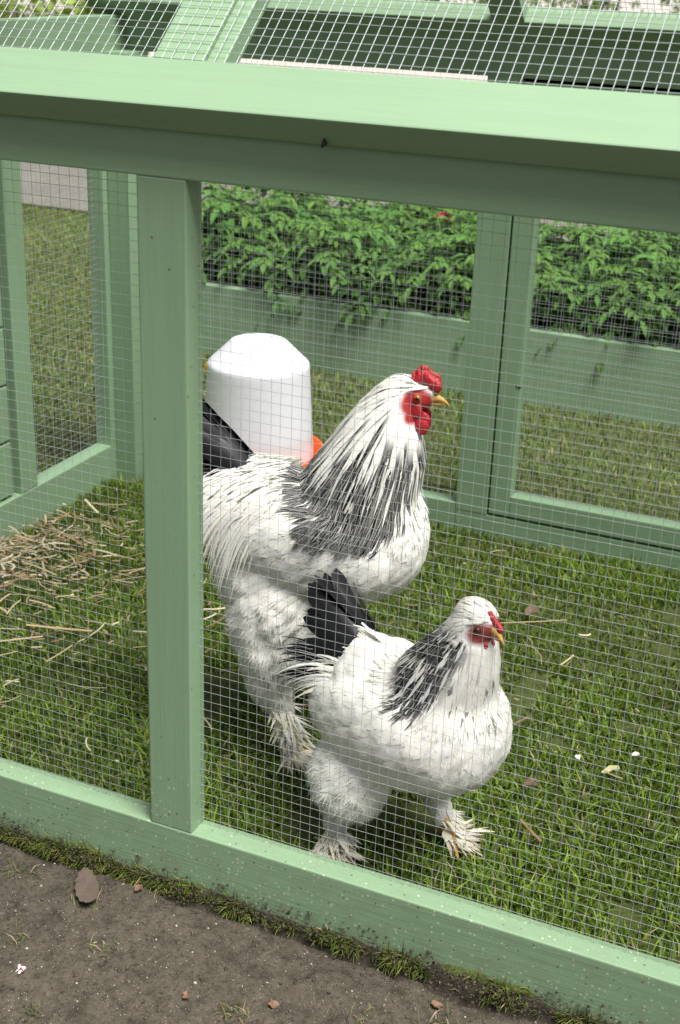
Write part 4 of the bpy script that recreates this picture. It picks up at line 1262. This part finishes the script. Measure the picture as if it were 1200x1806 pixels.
L = 0.007+0.070*r.random(n)**3; L[X > -1.0] *= .7
V, F, C = straw_arrays(X, Y, .022+heap*.035*r.random(n)+.010*r.random(n), L, r.uniform(.0018, .0066, n), r.normal(.45, .8, n), straw_cols(n, r), r.normal(0, .16, n), 220)
tag(mesh_obj("straw_litter", V, F, STRAW_M, None, False, {"pigment": ('FLOAT_COLOR', C)}), "loose straw litter strewn over the grass at the left", "straw", kind="stuff")
# single stalks that stand out
def stalk(x, y, z, L, W, az, col, label, tilt=0.0):
    V, F, C = straw_arrays(np.zeros(1), np.zeros(1), np.zeros(1), np.array([L]), np.array([W]), np.array([az]), np.array([col]), np.array([tilt]), 230)
    o = mesh_obj("straw_stalk", V, F, STRAW_M, None, False, {"pigment": ('FLOAT_COLOR', C)})
    o.location = (x, y, z)
    return tag(o, label, "straw")

STRAWC, PALEC = (.52, .38, .20), (.62, .56, .36)
stalk(-0.505, 0.858, 0.034, 0.140, 0.0032, 0.57, STRAWC, "long thin straw lying in the grass beside the hen's beak")
stalk(-1.229, 0.446, 0.038, 0.117, 0.0075, 0.28, STRAWC, "thick tan straw stalk, longest on the grass left of the front post")
stalk(-1.270, 0.384, 0.036, 0.085, 0.0060, 0.72, (.50, .40, .26), "tan straw stalk cut off by the left edge of the picture")
stalk(-1.183, 0.381, 0.032, 0.067, 0.0040, 1.48, (.55, .43, .24), "short straw pointing away, just below the longest tan stalk")
stalk(-1.492, 0.945, 0.032, 0.082, 0.0065, -0.65, PALEC, "pale straw stick near the back left corner of the run")
stalk(-0.408, 0.751, 0.034, 0.045, 0.0040, 1.32, (.58, .46, .28), "short straw standing out on the grass right of the hen's neck")

# ------------------------------------------------------------------ leaf, blossom and other litter
def crumple(name, loc, rz, outline, mat, lift, label, cat, curl=0.25):
    bm = bmesh.new(); k = len(outline)
    f = lambda x, y: lift*math.sin(x*130+1)*math.cos(y*95) + curl*(x*x+y*y)*6
    top = [bm.verts.new((x, y, f(x, y)+.0012)) for x, y in outline]
    bot = [bm.verts.new((x, y, f(x, y))) for x, y in outline]
    ct_ = bm.verts.new((0, 0, .0004)); cb = bm.verts.new((0, 0, -.0006))
    for i in range(k):
        j = (i+1) % k
        bm.faces.new((ct_, top[i], top[j])); bm.faces.new((cb, bot[j], bot[i])); bm.faces.new((top[i], bot[i], bot[j], top[j]))
    o = bm_obj(name, bm, mat)
    o.location = loc; o.rotation_euler = (0.05, -0.06, rz)
    return tag(o, label, cat)
DEAD = simple_mat("dead_leaf", (0.085, 0.062, 0.048), 0.6, var=0.3, scale=90, bump=0.5)
RUST = simple_mat("rusty_leaf", (0.15, 0.085, 0.050), 0.7, var=0.4, scale=140, bump=0.5)
PETALW = simple_mat("blossom_petal", (0.78, 0.66, 0.66), 0.6, var=0.1, trans=0.2)
PETALR = simple_mat("blossom_heart", (0.45, 0.02, 0.06), 0.6)
WHITE_BIT = simple_mat("white_scrap", (0.74, 0.72, 0.66), 0.7, var=0.15, scale=200)
ol = []
for k in range(28):
    a = k/28*6.283
    rx = 0.036*math.cos(a); ry = 0.0155*math.sin(a)*(1+.15*math.cos(a))
    j = 1+0.10*(k % 2)
    ol.append((rx*(1.0 if abs(math.cos(a)) > .95 else j*.97), ry*j))

crumple("dead_leaf", (-0.834, -0.068, -0.006), -0.92, [(x*1.05, y*.92) for x, y in ol], DEAD, 0.0012, "dark brown dead leaf lying on the soil below the post", "leaf")
def blob_outline(rad, seed, k=11):
    rr = random.Random(seed)
    return [(rad*rr.uniform(.55, 1.2)*math.cos(i/k*6.283), rad*rr.uniform(.55, 1.2)*math.sin(i/k*6.283)) for i in range(k)]
for i, (x, y, s, lb) in enumerate(((-0.775, -0.036, .009, "crumpled brown leaf scrap at the turf edge right of the dead leaf"), (-0.623, -0.177, .007, "small reddish leaf scrap on the soil near the bottom edge"),
                                   (-0.524, -0.145, .009, "crumpled rusty leaf scrap on the soil at the bottom centre"), (-0.351, -0.058, .010, "brown leaf scrap on the soil close under the turf edge, rightmost"))):
    crumple("leaf_scrap", (x, y, float(soil_z(np.array([x]), np.array([y]))[0])+.003), i*1.3, blob_outline(s*.75, i), RUST, 0.003, lb, "leaf scrap", 1.2)
bl_ = empty("fallen_blossom", (-0.822, -0.228, float(soil_z(np.array([-0.822]), np.array([-0.228]))[0])))
tag(bl_, "fallen pink and white blossom on the soil, bottom left", "blossom")
bl_.scale = (.7, .7, .7)
for k in range(5):
    a = k*1.257
    bm = bmesh.new()
    bmesh.ops.create_icosphere(bm, subdivisions=2, radius=1, matrix=Matrix.Translation((.0055*math.cos(a), .0055*math.sin(a), .0045)) @ Matrix.Rotation(a, 4, 'Z') @ Matrix.Rotation(-1.0+.45*((k*3) % 5), 4, 'Y') @ Matrix.Rotation(.6*math.sin(k*2.2), 4, 'X') @ Matrix.Diagonal((.0062, .0036, .0009, 1)))
    bm_obj("petal", bm, PETALW, bl_, True)
bm = bmesh.new()
bmesh.ops.create_icosphere(bm, subdivisions=2, radius=.0026, matrix=Matrix.Translation((.001, 0, .0068)))
bm_obj("heart", bm, PETALR, bl_, True)
for i, (x, y, s, lb) in enumerate(((-0.240, 0.505, .006, "white scrap on the grass at the far right"), (-0.316, 0.458, .005, "small white scrap on the grass right of the hen's breast"))):
    crumple("white_scrap", (x, y, .034), i*2.0, blob_outline(s, 20+i), WHITE_BIT, 0.004, lb, "scrap", 1.5)
HUSK = simple_mat("dry_husk", (0.42, 0.40, 0.20), 0.8, var=0.3, scale=200, bump=.6)
crumple("husk", (-0.264, 0.462, .028), 0.6, [(x*2.0, y*.8) for x, y in blob_outline(.009, 31)], HUSK, 0.004, "flat yellowish husk on the grass right of the hen", "husk", 0.3)
MUDDY = simple_mat("mud_clod", (0.13, 0.085, 0.055), 0.85, var=0.4, scale=200, bump=.8)
for i, (x, y, s, lb) in enumerate(((-0.364, 0.373, .013, "brown clod on the grass just right of the hen's breast"), (-0.516, 0.916, .015, "brown clod on the grass above the long straw"))):
    crumple("mud_clod", (x, y, .026), i, blob_outline(s, 40+i), MUDDY, 0.005, lb, "clod", 1.5)
